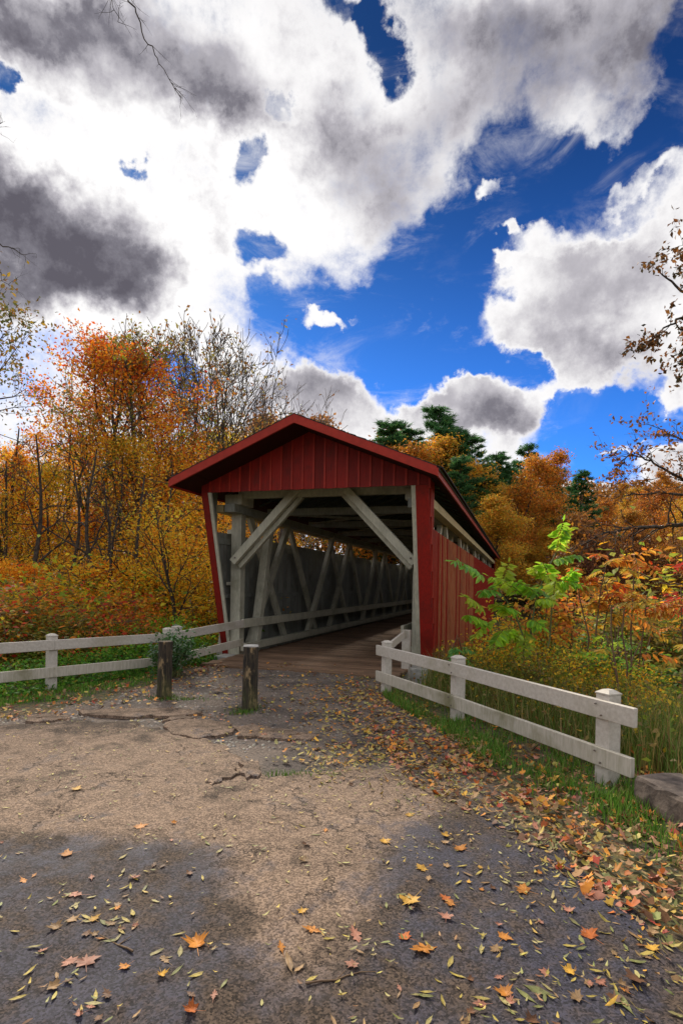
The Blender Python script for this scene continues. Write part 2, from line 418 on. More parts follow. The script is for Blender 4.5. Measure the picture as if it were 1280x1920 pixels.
def leaf_quads(P, size, rng, col, aspect=.55, flat=0.0, fold=.25, jitter=.35):
    P = np.asarray(P, float); n = len(P)
    nrm = rng.normal(size=(n, 3)); nrm[:, 2] += flat * 3; nrm /= np.linalg.norm(nrm, axis=1)[:, None]
    t = rng.normal(size=(n, 3)); a = np.cross(nrm, t); a /= np.linalg.norm(a, axis=1)[:, None] + 1e-9; b = np.cross(nrm, a)
    L = (size * (1 + jitter * rng.uniform(-1, 1, n)))[:, None] * .5; W = L * aspect
    V = np.stack([P + a * L, P + b * W + nrm * L * fold - a * L * .1, P - a * L, P - b * W + nrm * L * fold - a * L * .1], 1).reshape(-1, 3)
    F = np.arange(4 * n).reshape(-1, 4)
    return V, F, np.repeat(np.asarray(col, float), 4, axis=0)

def palette(rng, n, cols, wts, var=.25):
    cols = np.asarray(cols, float); k = rng.choice(len(cols), n, p=np.asarray(wts, float) / sum(wts))
    return cols[k] * (1 + var * rng.uniform(-1, 1, (n, 1))) * (1 + .08 * rng.uniform(-1, 1, (n, 3)))

# ------------------------------------------------------------------ terrain
def fbm(x, y, sc_=1.0, oct_=4, seed=0):
    r = np.random.default_rng(seed); out = 0; amp = 1
    for _ in range(oct_):
        for __ in range(3):
            a = r.uniform(0, 2 * np.pi); ph = r.uniform(0, 2 * np.pi); k = r.uniform(.8, 1.25) / sc_
            out = out + amp * np.sin((np.cos(a) * x + np.sin(a) * y) * k * 2 * np.pi + ph) / 3
        amp *= .5; sc_ /= 2.1
    return out

CREEK = [(-80, 20), (-40, 19), (-12, 22), (4, 26), (14, 30), (25, 41), (38, 62), (60, 92), (90, 130)]
def dist_poly(x, y, P):
    x = np.asarray(x, float); y = np.asarray(y, float); best = np.full(np.broadcast(x, y).shape, 1e9)
    for (ax, ay), (bx, by) in zip(P[:-1], P[1:]):
        dx, dy = bx - ax, by - ay
        tt = np.clip(((x - ax) * dx + (y - ay) * dy) / (dx * dx + dy * dy), 0, 1)
        best = np.minimum(best, np.hypot(x - ax - tt * dx, y - ay - tt * dy))
    return best
def sstep(a, b, v):
    t = np.clip((v - a) / (b - a), 0, 1); return t * t * (3 - 2 * t)

TH = 0.308
BO = (-0.944, 10.66)
def bl(s, t):                                    # bridge frame to world
    return BO[0] + s * math.cos(TH) + t * math.sin(TH), BO[1] - s * math.sin(TH) + t * math.cos(TH)

def height(x, y):
    x = np.asarray(x, float); y = np.asarray(y, float)
    d = dist_poly(x, y, CREEK)
    h = -2.9 * (1 - sstep(4.5, 13.0, d))
    left = sstep(-3.0, -7.0, x) * sstep(5, 9, y) * (1 - sstep(14, 20, d) * .3)
    h = np.maximum(h, -3.2 + 2.6 * sstep(-4, -8, x))         # the left wood stands on a low terrace
    h = h - .35 * left
    side = sstep(0.2, 2.5, (x - 1.3) + .42 * (y - 7.3)) * sstep(3.5, 6.5, y)   # bank falls away behind the right fence
    h = h - .55 * side * (1 - sstep(40, 60, y))
    off = ((x - 1.3) + .42 * (y - 7.3)) * .92
    h = np.maximum(h - 1.7 * sstep(2.2, 8.5, off) * sstep(3, 6, y) * (1 - sstep(26, 42, y)), -3.2)
    far = sstep(45, 130, np.hypot(x, y)); h = h + far * (5 + 9 * sstep(0, 80, x) + 2 * fbm(x, y, 70, 2, 5))
    near = np.hypot(x, y - 3)
    h = h + fbm(x, y, 3.0, 3, 3) * .05 * sstep(5, 12, near) + fbm(x, y, .7, 3, 4) * .012
    return h
def hz(x, y): return float(height(x, y))

def axis(lo, hi, step, far, g=1.13):
    a = list(np.arange(lo, hi, step)); s = step; v = a[-1]
    while v < far: s *= g; v += s; a.append(v)
    s = step; v = lo
    while v > -far: s *= g; v -= s; a.insert(0, v)
    return np.array(a)
gx, gy = axis(-9, 9, .10, 700), axis(0.6, 17, .10, 700)
X, Y = np.meshgrid(gx, gy)
Z = height(X, Y)

def inpoly(x, y, P):
    x = np.asarray(x); y = np.asarray(y); c = np.zeros(x.shape, bool); n = len(P)
    for i in range(n):
        x1, y1 = P[i]; x2, y2 = P[(i + 1) % n]
        k = ((y1 > y) != (y2 > y)) & (x < (x2 - x1) * (y - y1) / (y2 - y1 + 1e-12) + x1)
        c ^= k
    return c
def sdist(x, y, P):
    d = dist_poly(x, y, P + [P[0]]); return np.where(inpoly(x, y, P), d, -d)

ROADP = [gr(*p) for p in [(-500, 1372), (-200, 1366), (0, 1362), (120, 1352), (250, 1356), (310, 1372), (400, 1392), (440, 1420), (500, 1462), (590, 1450), (700, 1440), (770, 1452),
                          (860, 1500), (960, 1545), (1040, 1590), (1150, 1680), (1290, 1800), (1500, 2000), (2000, 2600)]] + [(6, -3), (-14, -3)]
APRON = [gr(*p) for p in [(-300, 1400), (60, 1335), (200, 1310), (290, 1285), (385, 1246), (450, 1235), (715, 1276), (735, 1310), (800, 1350), (900, 1420), (960, 1500), (1300, 1850)]] + [(4, 0), (-12, 0)]
ap = sdist(X, Y, APRON) + fbm(X, Y, .6, 3, 9) * .12
gravel = sstep(-.1, .2, ap)
LFENCE = [(-12.0, 1.2), (-5.98, 7.5), (-4.63, 9.0), (-3.25, 10.55), (-2.3, 12.4)]
green = np.clip(1 - gravel, 0, 1) * np.clip(.55 + fbm(X, Y, 1.7, 3, 12) * .5, .1, 1)
V = np.stack([X, Y, Z], -1).reshape(-1, 3); nx, ny = len(gx), len(gy)
i = np.arange(nx - 1)[None, :] + nx * np.arange(ny - 1)[:, None]
F = np.stack([i, i + 1, i + 1 + nx, i + nx], -1).reshape(-1, 4)
me = quad_mesh('ground', V, F, smooth=True)
for nm, arr in (('green', green), ('gravel', gravel)):
    a = me.attributes.new(nm, 'FLOAT', 'POINT'); a.data.foreach_set('value', arr.astype(np.float32).ravel())
tag(link('ground', me, None, 'ground'), 'bare soil and gravel strewn with fallen leaves round the road', kind='structure')

# road sheet with ragged edge
rx_, ry_ = np.arange(-7.0, 4.6, .05), np.concatenate([np.arange(.7, 8.3, .05)])
X2, Y2 = np.meshgrid(rx_, ry_)
sd = sdist(X2, Y2, ROADP) + fbm(X2, Y2, .45, 4, 21) * .07
Z2 = height(X2, Y2) - .03 + .055 * sstep(-.03, .03, sd) + fbm(X2, Y2, .9, 4, 22) * .006 * sstep(0, .3, sd)
def gblob(x, y, px, py, r, ry=None):
    g = gr(px, py); ry = ry or r
    return np.exp(-((x - g[0]) ** 2 / r ** 2 + (y - g[1]) ** 2 / ry ** 2))
wet_sky = 0  # mask of the damp patches that also get the painted sky blue
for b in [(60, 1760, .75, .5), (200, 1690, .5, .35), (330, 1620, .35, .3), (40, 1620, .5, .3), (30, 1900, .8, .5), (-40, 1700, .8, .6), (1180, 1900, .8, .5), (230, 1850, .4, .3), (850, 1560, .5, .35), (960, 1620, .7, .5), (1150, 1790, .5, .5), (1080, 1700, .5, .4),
          (900, 1720, .5, .4), (980, 1860, .6, .35), (1230, 1890, .4, .3), (780, 1650, .3, .3)]: wet_sky = wet_sky + gblob(X2, Y2, *b)
tan = 0
for b in [(130, 1420, 2.2, 1.0), (380, 1440, 1.0, .7), (560, 1560, .9, .8), (640, 1490, .9, .5), (600, 1660, .45, .35), (560, 1760, .28, .3), (250, 1500, 1.2, .5), (-150, 1480, 2, 1.2), (740, 1520, .3, .4), (60, 1480, 1.2, .5)]: tan = tan + gblob(X2, Y2, *b)
tan = np.clip(tan * 1.1 - wet_sky * .35, 0, 1); wet_sky = np.clip(wet_sky, 0, 1)
nx, ny = len(rx_), len(ry_)
i = (np.arange(nx - 1)[None, :] + nx * np.arange(ny - 1)[:, None]).reshape(-1)
keep = (np.maximum.reduce([sd.ravel()[i], sd.ravel()[i + 1], sd.ravel()[i + nx], sd.ravel()[i + nx + 1]]) > -.04)
F = np.stack([i, i + 1, i + 1 + nx, i + nx], -1)[keep]
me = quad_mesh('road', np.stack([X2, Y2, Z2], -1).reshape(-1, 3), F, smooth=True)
for nm, arr in (('wet_sky', wet_sky), ('tan', tan)):
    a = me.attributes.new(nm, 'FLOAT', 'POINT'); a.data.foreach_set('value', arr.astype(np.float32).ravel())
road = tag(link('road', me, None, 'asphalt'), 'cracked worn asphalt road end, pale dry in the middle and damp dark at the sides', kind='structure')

# loose asphalt slabs broken off along the road's end
slabs = [[(305, 1360), (335, 1352), (395, 1354), (430, 1362), (437, 1376), (405, 1386), (360, 1388), (318, 1378)],
         [(436, 1366), (470, 1362), (510, 1368), (560, 1376), (600, 1382), (585, 1390), (520, 1388), (450, 1384)],
         [(140, 1338), (210, 1334), (300, 1332), (382, 1338), (378, 1344), (300, 1347), (230, 1350), (160, 1346)],
         [(318, 1345), (350, 1344), (360, 1350), (330, 1353), (308, 1354)],
         [(452, 1436), (478, 1438), (492, 1450), (480, 1464), (458, 1466), (450, 1452)],
         [(60, 1344), (120, 1342), (135, 1350), (90, 1356), (50, 1354)],
         [(386, 1472), (402, 1458), (440, 1444), (446, 1456), (420, 1468), (396, 1478)]]
for k, P in enumerate(slabs):
    G = [gr(*p) for p in P]; cx_ = sum(g[0] for g in G) / len(G); cy_ = sum(g[1] for g in G) / len(G)
    rr = random.Random(k); ring = []
    for j in range(len(G)):
        a, b = G[j], G[(j + 1) % len(G)]
        for f_ in (0, .34, .67): ring.append((a[0] + (b[0] - a[0]) * f_ - cx_ + rr.uniform(-.035, .035), a[1] + (b[1] - a[1]) * f_ - cy_ + rr.uniform(-.05, .05)))
    z0 = hz(cx_, cy_) + (.012 if k < 4 or k == 5 else .028); m_ = MB(); n = len(ring); th_ = .02
    vs = [(x, y, -.02) for x, y in ring] + [(x, y, th_ * .75) for x, y in ring] + [(x * .94, y * .94, th_ + rr.uniform(-.003, .003)) for x, y in ring] + [(0, 0, th_)]
    fs = [(j, (j + 1) % n, n + (j + 1) % n, n + j) for j in range(n)] + [(n + j, n + (j + 1) % n, 2 * n + (j + 1) % n, 2 * n + j) for j in range(n)] + [(2 * n + j, 2 * n + (j + 1) % n, 3 * n) for j in range(n)]
    m_.add(vs, fs); me = m_.mesh('asphalt_slab')
    a = me.attributes.new('tan', 'FLOAT', 'POINT'); a.data.foreach_set('value', np.full(len(me.vertices), .85, np.float32))
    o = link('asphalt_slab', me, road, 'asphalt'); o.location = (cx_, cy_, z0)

# creek
cp = np.array(CREEK, float); L_, R_ = [], []
dd = np.gradient(cp, axis=0); dd /= np.linalg.norm(dd, axis=1)[:, None]
nn = np.stack([-dd[:, 1], dd[:, 0]], 1)
wv = [tuple(p + n_ * 8.5) + (-2.45,) for p, n_ in zip(cp, nn)] + [tuple(p - n_ * 8.5) + (-2.45,) for p, n_ in zip(cp, nn)]
k = len(cp); wf = [(j, j + 1, k + j + 1, k + j) for j in range(k - 1)]
tag(link('water', quad_mesh('water', wv, wf), None, 'water'), 'grey creek water reflecting the sky below the bridge', kind='structure')

# ------------------------------------------------------------------ covered bridge (x across, y along, z up in its own frame)
br = empty('covered_bridge', (BO[0], BO[1], 0), -TH)
tag(br, 'red covered timber bridge with white braces, seen at its open portal', 'covered bridge')
WE, ZE, ZR, WS, TG, TF, LEN = 2.71, 3.63, 4.747, 2.45, .76, 1.80, 31.1
SL = (ZR - ZE) / WE
def zroof(s): return ZR + .06 - SL * abs(s)      # underside of the roof boards
def seam(me, parent, m, loc): o = link(me.name.split('.')[0], me, parent, m); o.location = loc; return o

for sgn in (-1, 1):
    rf = MB(); o_ = .05
    rf.prism([(0, -.0, ZR + .17), (sgn * (WE + o_), -.0, ZE + .17 - SL * o_), (sgn * (WE + o_), -.0, ZE + .11 - SL * o_), (0, -.0, ZR + .11)], (0, LEN, 0))
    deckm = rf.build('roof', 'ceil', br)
    sh = MB()
    for k in range(14):                            # shingle courses
        s0, s1 = k * .2, (k + 1) * .2 + .02
        z0, z1 = ZR + .195 - SL * s0, ZR + .195 - SL * s1
        sh.prism([(sgn * s0, -.05, z0 - .02), (sgn * s1, -.05, z1 - .005), (sgn * s1, -.05, z1 - .03), (sgn * s0, -.05, z0 - .03)], (0, LEN + .1, 0))
    tag(sh.build('shingle_course', 'roof', deckm), kind='stuff')
    for ta, tb_ in ((.001, TG - .02), (LEN - TG + .02, LEN - .001)):
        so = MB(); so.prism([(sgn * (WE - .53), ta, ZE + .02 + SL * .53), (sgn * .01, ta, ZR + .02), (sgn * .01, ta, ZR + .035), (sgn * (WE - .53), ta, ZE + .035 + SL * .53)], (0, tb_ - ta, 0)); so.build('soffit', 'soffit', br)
    for t in (0, LEN):
        fb = MB(); y0 = t - .045 if t == 0 else t
        fb.prism([(0, y0, ZR), (0, y0, ZR + .165), (sgn * WE, y0, ZE + .165), (sgn * WE, y0, ZE)], (0, .043, 0))
        fb.build('gable_fascia', 'trim', br)
    ef = MB(); ef.box(sgn * WE, sgn * (WE + .03), -.045, LEN, ZE - .01, ZE + .135); ef.build('eave_fascia', 'trim', br)
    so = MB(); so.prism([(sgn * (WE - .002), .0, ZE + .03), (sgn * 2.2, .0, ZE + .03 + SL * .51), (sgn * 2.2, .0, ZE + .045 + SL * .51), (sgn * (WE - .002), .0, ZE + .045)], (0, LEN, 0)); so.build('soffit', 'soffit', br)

BW = .237
for t, d in ((TG, 1), (LEN - TG, -1)):              # gable boards and battens
    n = 21; x = -n * BW / 2
    for k in range(n):
        x0, x1 = x + k * BW, x + (k + 1) * BW - .004
        x0c, x1c = max(x0, -2.46), min(x1, 2.46)
        b = MB(); y0 = t + (k % 2) * .002
        b.prism([(x0c, y0, ZE - .015 + (k % 3) * .003), (x1c, y0, ZE - .015 + (k % 3) * .003), (x1c, y0, zroof(x1c) + .04)] + ([(0, y0, zroof(0) + .04)] if x0c < 0 < x1c else []) + [(x0c, y0, zroof(x0c) + .04)], (0, .022, 0))
        b.build('gable_board', 'red', br)
        if 0 < k:
            b = MB(); hw = .019; b.prism([(x0 - hw, t - d * .018, ZE - .012), (x0 + hw, t - d * .018, ZE - .012), (x0 + hw, t - d * .018, zroof(x0) + .02), (x0 - hw, t - d * .018, zroof(x0) + .02)], (0, d * .0175, 0))
            b.build('gable_batten', 'trim', br)

# side walls: flared ends, boards, battens, window strip
def zbot(t):
    t_ = min(t, LEN - t)
    if t_ < TF: return -.02 + (ZE) * (TF - t_) / (TF - TG)
    return -.12 if t_ < 2.4 else -1.05
ZS, ZP = 2.83, 3.266
bd = .30
for sgn in (-1, 1):
    tt, k = TG + .02, 0; bat = MB(); bat2 = MB()
    while tt < LEN - TG - .1:
        t1 = min(tt + (bd if TF < tt < LEN - TF else .15), LEN - TG - .02); tm_ = min(tt, LEN - t1)
        top = ZE + .12 if tm_ < 1.32 else ZS
        b = MB(); x0, x1 = sgn * WS, sgn * (WS - .024)
        zb0, zb1 = zbot(tt), zbot(t1)
        if abs(zb0 - zb1) > .5 and TF < t1 < LEN - TF and TF < tt: zb0 = zb1 = max(zb0, zb1)
        P = [(x0, tt, zb0), (x0, t1 - .006, zb1), (x0, t1 - .006, top), (x0, tt, top)]
        b.prism(P, (x1 - x0, 0, 0))
        b.mi = [0 if j == 0 else 1 if j == 1 else 0 for j in range(6)]
        me = b.mesh('siding_board')
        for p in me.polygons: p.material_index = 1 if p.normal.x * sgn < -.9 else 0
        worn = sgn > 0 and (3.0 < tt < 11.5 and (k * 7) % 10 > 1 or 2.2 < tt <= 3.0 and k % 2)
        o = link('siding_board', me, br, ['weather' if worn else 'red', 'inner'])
        if sgn > 0:
            bat_z = max(zb0, zb1)
            bb = bat2 if worn else bat; bb.box(x0 + sgn * .001, x0 + sgn * .034, tt - .036, tt + .036, bat_z + .01, top - .01)
        tt = t1; k += 1
    if sgn > 0:
        tag(bat.build('siding_batten', 'trim', br), kind='stuff'); tag(bat2.build('siding_batten', 'weather', br), kind='stuff')
    pl = MB(); pl.box(sgn * (WS + .012), sgn * (WS - .20), 1.33, LEN - 1.33, ZP, ZP + .17); pl.build('top_plate', 'plate', br)
    cap = MB(); cap.box(sgn * (WS - .025), sgn * (WS - .05), TG + .5, LEN - 1.3, ZS - .26, ZS - .12); cap.build('wall_girt', 'inner', br)
    g2 = MB(); g2.box(sgn * (WS - .025), sgn * (WS - .08), TF, LEN - 1.3, 1.32, 1.42); g2.build('wall_girt', 'inner', br)
    # flared portal edge: red corner board and white inner board
    for (a0, a1, m_, dt) in ((WS + .002, WS - (.15 if sgn < 0 else .25), 'red', -.03), (WS - (.152 if sgn < 0 else .252), WS - (.225 if sgn < 0 else .335), 'grey', -.02)):
        for e_ in (0, 1):
            f = MB()
            P = [(TG + dt, ZE - .02), (TF + dt, -.04), (TF + dt + .05, -.04), (TG + dt + .05, ZE - .02)]
            P = [((LEN - y if e_ else y), z) for y, z in P]
            f.prism([(sgn * a0, y, z) for y, z in P], (sgn * (a1 - a0), 0, 0))
            f.build('portal_edge_board', 'trim' if m_ == 'red' and 0 else m_, br)
    for e_ in (0, 1):
        def TT(y): return LEN - y if e_ else y
        def bx(nm, m_, x0, x1, y0, y1, z0, z1, bev=.006):
            q = MB(); q.box(min(sgn * x0, sgn * x1), max(sgn * x0, sgn * x1), min(TT(y0), TT(y1)), max(TT(y0), TT(y1)), z0, z1); return q.build(nm, m_, br, bev)
        bx('portal_post', 'grey', 2.00, 2.25, 1.72, 1.95, .02, 3.45)
        bx('plate_end_block', 'grey', 1.86, 2.28, 1.45, 2.05, 3.452, 3.68)
        bx('spacer_block', 'grey', 2.253, 2.40, 1.78, 1.92, 1.62, 1.70)
        bx('spacer_block', 'grey', 2.253, 2.40, 1.78, 1.92, 2.82, 2.92)
        q = MB(); q.beam((sgn * 2.08, TT(1.52), 2.15), (sgn * .50, TT(1.52), 3.80), .17, .15, (0, 1, 0)); q.build('knee_brace', 'grey', br, .008)
        q = MB(); q.beam((sgn * 1.98, TT(1.66), 2.05), (sgn * .48, TT(1.66), 3.62), .10, .12, (0, 1, 0)); q.build('knee_brace', 'grey', br, .008)
        bx('footing_block', 'concrete', 2.0, 2.42, 1.30, 1.95, -.35, .03, .02)
    # guard rail and kerb board inside
    q = MB(); q.box(sgn * 1.80, sgn * 1.86, 1.55, LEN - 1.6, .66, .86); q.build('guard_rail', 'grey', br, .008)
    q = MB(); q.box(sgn * 1.78, sgn * 1.90, 1.60, LEN - 1.6, .13, .30); q.build('kerb_rail', 'grey', br, .008)
    q = MB(); q.box(sgn * 1.95, sgn * 2.25, 1.96, LEN - 1.96, .02, .24); q.build('bottom_chord', 'inner', br)
    q = MB(); q.box(sgn * 1.95, sgn * 2.20, 1.3, LEN - 1.3, 3.27, 3.45); q.build('top_chord', 'inner', br)
    # trusses
    def member(t0, z0, t1, z1, s, wd=.2, dp=.12, m_='inner'):
        q = MB(); q.beam((sgn * s, t0, z0), (sgn * s, t1, z1), wd, dp, (1, 0, 0)); q.build('truss_diagonal', m_, br, .006)
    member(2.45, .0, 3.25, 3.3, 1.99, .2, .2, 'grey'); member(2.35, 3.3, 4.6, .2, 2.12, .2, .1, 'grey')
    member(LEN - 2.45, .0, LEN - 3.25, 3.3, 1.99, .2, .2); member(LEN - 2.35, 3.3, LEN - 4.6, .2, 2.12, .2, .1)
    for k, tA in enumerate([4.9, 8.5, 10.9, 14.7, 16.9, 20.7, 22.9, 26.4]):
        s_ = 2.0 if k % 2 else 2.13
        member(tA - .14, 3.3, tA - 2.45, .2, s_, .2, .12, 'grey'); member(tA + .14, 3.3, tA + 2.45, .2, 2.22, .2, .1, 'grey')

q = MB(); q.prism([(-2.47, 1.95, -.25), (-2.75, 1.95, -.25), (-2.50, 1.95, 1.6), (-2.47, 1.95, 1.6)], (0, .05, 0)); q.build('side_brace_panel', 'white', br)
q = MB(); q.box(-2.8, -2.5, 1.80, 2.2, -.6, -.05); q.build('footing_block', 'concrete', br, .02)
for t in (1.62, LEN - 1.62):
    q = MB(); q.box(-2.0, 2.02, t - .08, t + .08, 3.60, 3.83); q.build('header_beam', 'grey', br, .01)
# ceiling: tie beams, wind braces, rafters
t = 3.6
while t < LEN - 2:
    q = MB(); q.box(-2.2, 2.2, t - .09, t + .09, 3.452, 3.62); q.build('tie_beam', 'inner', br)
    if t + 3 < LEN:
        for a in (-1, 1):
            q = MB(); q.beam((a * 2.1, t, 3.54 + a * .03), (-a * 2.1, t + 3.0, 3.54 + a * .03), .12, .05); q.build('wind_brace', 'inner', br)
    t += 3.0
t = .95
while t < LEN - .8:
    for a in (-1, 1):
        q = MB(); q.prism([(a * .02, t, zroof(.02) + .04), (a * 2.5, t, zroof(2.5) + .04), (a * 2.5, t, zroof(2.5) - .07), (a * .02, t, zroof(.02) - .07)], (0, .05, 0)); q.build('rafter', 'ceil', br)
    t += .9
# deck planks
pm = MB(); pm.box(-2.02, 2.02, .004, .176, -.06, 0); pme = [pm.mesh('deck_plank', .006)]
rr = random.Random(3); t = .12; k = 0
while t < LEN - .3:
    o = link('deck_plank', pme[0], br, 'deck'); o.location = (rr.uniform(-.05, .05), t, .034 + rr.uniform(-.006, .006)); o.rotation_euler = (rr.uniform(-.01, .01), 0, rr.uniform(-.004, .004)); t += .182
for s in (-1.8, -.9, 0, .9, 1.8):
    q = MB(); q.box(s - .12, s + .12, 1.2, LEN - 1.2, -.6, -.07); q.build('floor_stringer', 'inner', br)
for t0 in (1.0, LEN - 2.6):
    q = MB(); q.box(-2.3, 2.3, t0 + .9, t0 + 1.6, -3.2, -.62); q.build('abutment', 'stone', br, .03)
for p in [(-.50, 1.44, 3.76), (.50, 1.44, 3.76), (-2.0, 1.44, 2.25), (2.0, 1.44, 2.25)]:
    q = MB(); q.box(p[0] - .018, p[0] + .018, p[1] - .012, p[1] + .01, p[2] - .018, p[2] + .018); q.build('bolt', 'metal', br, .004)

# ------------------------------------------------------------------ fences
def post(parent, x, y, h, wd, rz, z0=-.25, cap=True):
    m_ = MB(); a = wd / 2
    m_.box(-a, a, -a, a, z0, h - (.04 if cap else 0))
    me = m_.mesh('post', .006); p = link('post', me, parent, 'white'); p.location = (x, y, 0); p.rotation_euler = (0, 0, rz)
    if cap:
        c_ = MB(); b = a - .012; a2 = a + .004; z = h - .04
        c_.add([(-a2, -a2, z), (a2, -a2, z), (a2, a2, z), (-a2, a2, z), (-a2, -a2, z + .012), (a2, -a2, z + .012), (a2, a2, z + .012), (-a2, a2, z + .012), (-b * .55, -b * .55, h), (b * .55, -b * .55, h), (b * .55, b * .55, h), (-b * .55, b * .55, h)],
               [(0, 3, 2, 1), (0, 1, 5, 4), (1, 2, 6, 5), (2, 3, 7, 6), (3, 0, 4, 7), (4, 5, 9, 8), (5, 6, 10, 9), (6, 7, 11, 10), (7, 4, 8, 11), (8, 9, 10, 11)])
        c_.build('post_cap', 'white', p)
    return p
def rail(parent, pts, z0, z1, th=.045, m_='white', side=1):
    P = [Vector((p[0], p[1], 0)) for p in pts]; n = len(P)
    zz = lambda z, j: z[j] if isinstance(z, (list, tuple)) else z
    q = MB()
    for j in range(n - 1):
        d = (P[j + 1] - P[j]).normalized(); nrm = Vector((d.y, -d.x, 0)) * th * side
        a, b = P[j], P[j + 1]
        q.prism([(a.x, a.y, zz(z0, j)), (b.x, b.y, zz(z0, j + 1)), (b.x, b.y, zz(z1, j + 1)), (a.x, a.y, zz(z1, j))], nrm)
    return q.build('rail', m_, parent, .005)
def bolts(parent, pts):
    for p in pts:
        q = MB(); q.box(-.008, .008, -.008, .008, -.008, .008); o = q.build('bolt', 'metal', parent, .003); o.location = p

rfn = empty('fence', (0, 0, 0)); tag(rfn, 'white two-rail wooden fence on the right with three capped posts beside the leaf covered verge', 'fence')
p2, p1, p0 = Vector((2.35, 4.90)), Vector((1.50, 7.12)), Vector((.735, 8.86))
d = (p2 - p0).normalized(); ang = math.atan2(d.y, d.x)
for p, wd in ((p2, .145), (p1, .135), (p0, .125)): post(rfn, p.x, p.y, .82, wd, ang)
nrm = Vector((d.y, -d.x))      # points to the road (camera) side?
if nrm.dot(Vector((0, 0)) - p1) < 0: nrm = -nrm
off = nrm * .072
A, B = p0 - d * .16 + off, p2 + d * .36 + off
mid = p1 + off
sg = 1 if Vector((d.y, -d.x)).dot(nrm) > 0 else -1
rail(rfn, [A, mid, B], .575, .735, .045, 'white', sg)
rail(rfn, [A, mid, B - d * .02], .165, .325, .045, 'whitelow', sg)
fo = nrm * .122
bolts(rfn, [(p.x + fo.x - .03 * d.x * k_, p.y + fo.y - .03 * d.y * k_, z) for p in (p2, p1) for z, k_ in ((.70, 1), (.61, -1), (.29, 1), (.20, -1))])
bw = bl(1.98, 1.25)
post(rfn, bw[0], bw[1], .80, .16, -TH, cap=False)
q2 = Vector(bw)
dd_ = (q2 - p0).normalized()
rail(rfn, [p0 + dd_ * .05, q2 - dd_ * .04], [.60, .66], [.74, .80], .04, 'white', -1)

lfn = empty('fence', (0, 0, 0)); tag(lfn, 'weathered white two-rail fence on the left running out of the frame', 'fence')
Lp = [Vector(p) for p in LFENCE[:4]]
for p in Lp[1:4]:
    dl = (Lp[3] - Lp[1]).normalized(); post(lfn, p.x, p.y, .82 if p is not Lp[1] else .8, .135 if p is not Lp[3] else .14, math.atan2(dl.y, dl.x))
dl = (Lp[3] - Lp[1]).normalized(); nl = Vector((dl.y, -dl.x)) * .07
pts = [Lp[0] + nl, Lp[1] + nl, Lp[2] + nl, Lp[3] + nl + dl * .05]
rail(lfn, pts, .565, .725, .045, 'white', 1); rail(lfn, pts, .13, .29, .045, 'whitelow', 1)
lf2 = empty('fence', (0, 0, 0)); tag(lf2, 'short white two-rail fence section joining the left fence to the bridge portal', 'fence')
e0 = Vector((-3.17, 10.85)); e1 = Vector(bl(-1.84, 1.52))
dl2 = (e1 - e0).normalized(); nl2 = Vector((dl2.y, -dl2.x)) * .07
post(lf2, e0.x, e0.y, .84, .14, math.atan2(dl2.y, dl2.x))
rail(lf2, [e0 + nl2 - dl2 * .06, e1 + nl2 * .3], [.575, .68], [.735, .855], .045, 'white', 1)
rail(lf2, [e0 + nl2 - dl2 * .06, e1 + nl2 * .3], [.14, .27], [.30, .43], .045, 'whitelow', 1)

# ------------------------------------------------------------------ bollards
def bollard(px, py, h, r, label, seed, tilt, pale):
    g = gr(px, py, .0); o = empty('bollard', (g[0], g[1], hz(*g)), 0); tag(o, label, 'bollard', 'wooden bollards in front of the bridge')
    rr = np.random.default_rng(seed); n, lv = 28, 22; V_, F_ = [], []
    lob = rr.uniform(-1, 1, (n,)) * .05
    for j in range(lv + 1):
        z = -.15 + (h + .15) * j / lv; f_ = 1.0 + .10 * (1 - j / lv) ** 2
        for i_ in range(n):
            a = 2 * math.pi * i_ / n
            rad = r * f_ * (1 + lob[i_] + .03 * math.sin(a * 3 + seed + z * 2) + rr.uniform(-.022, .022))
            V_.append((math.cos(a) * rad + tilt[0] * z, math.sin(a) * rad + tilt[1] * z, z))
    for j in range(lv):
        for i_ in range(n): F_.append((j * n + i_, j * n + (i_ + 1) % n, (j + 1) * n + (i_ + 1) % n, (j + 1) * n + i_))
    link('shaft', quad_mesh('shaft', V_, F_, smooth=False), o, 'bollard')
    m_ = MB(); top = [Vector(V_[lv * n + i_]) for i_ in range(n)]; c_ = sum(top, Vector()) / n
    vs = [v + (v - c_) * .04 for v in top] + [c_ + (v - c_) * .99 + Vector((0, 0, .018)) for v in top] + [c_ + Vector((0, 0, .024))]
    m_.add(vs, [(i_, (i_ + 1) % n, n + (i_ + 1) % n, n + i_) for i_ in range(n)] + [(n + i_, n + (i_ + 1) % n, 2 * n) for i_ in range(n)])
    m_.build('top', 'concrete' if pale else 'bollard', o)
    return o
bollard(307, 1308, .80, .098, 'dark weathered round wooden bollard with a dark top, beside the left fence posts', 1, (.02, 0), False)
bollard(468, 1331, .845, .098, 'flaking brown wooden bollard with a pale top, in front of the bridge deck', 2, (.01, 0), True)

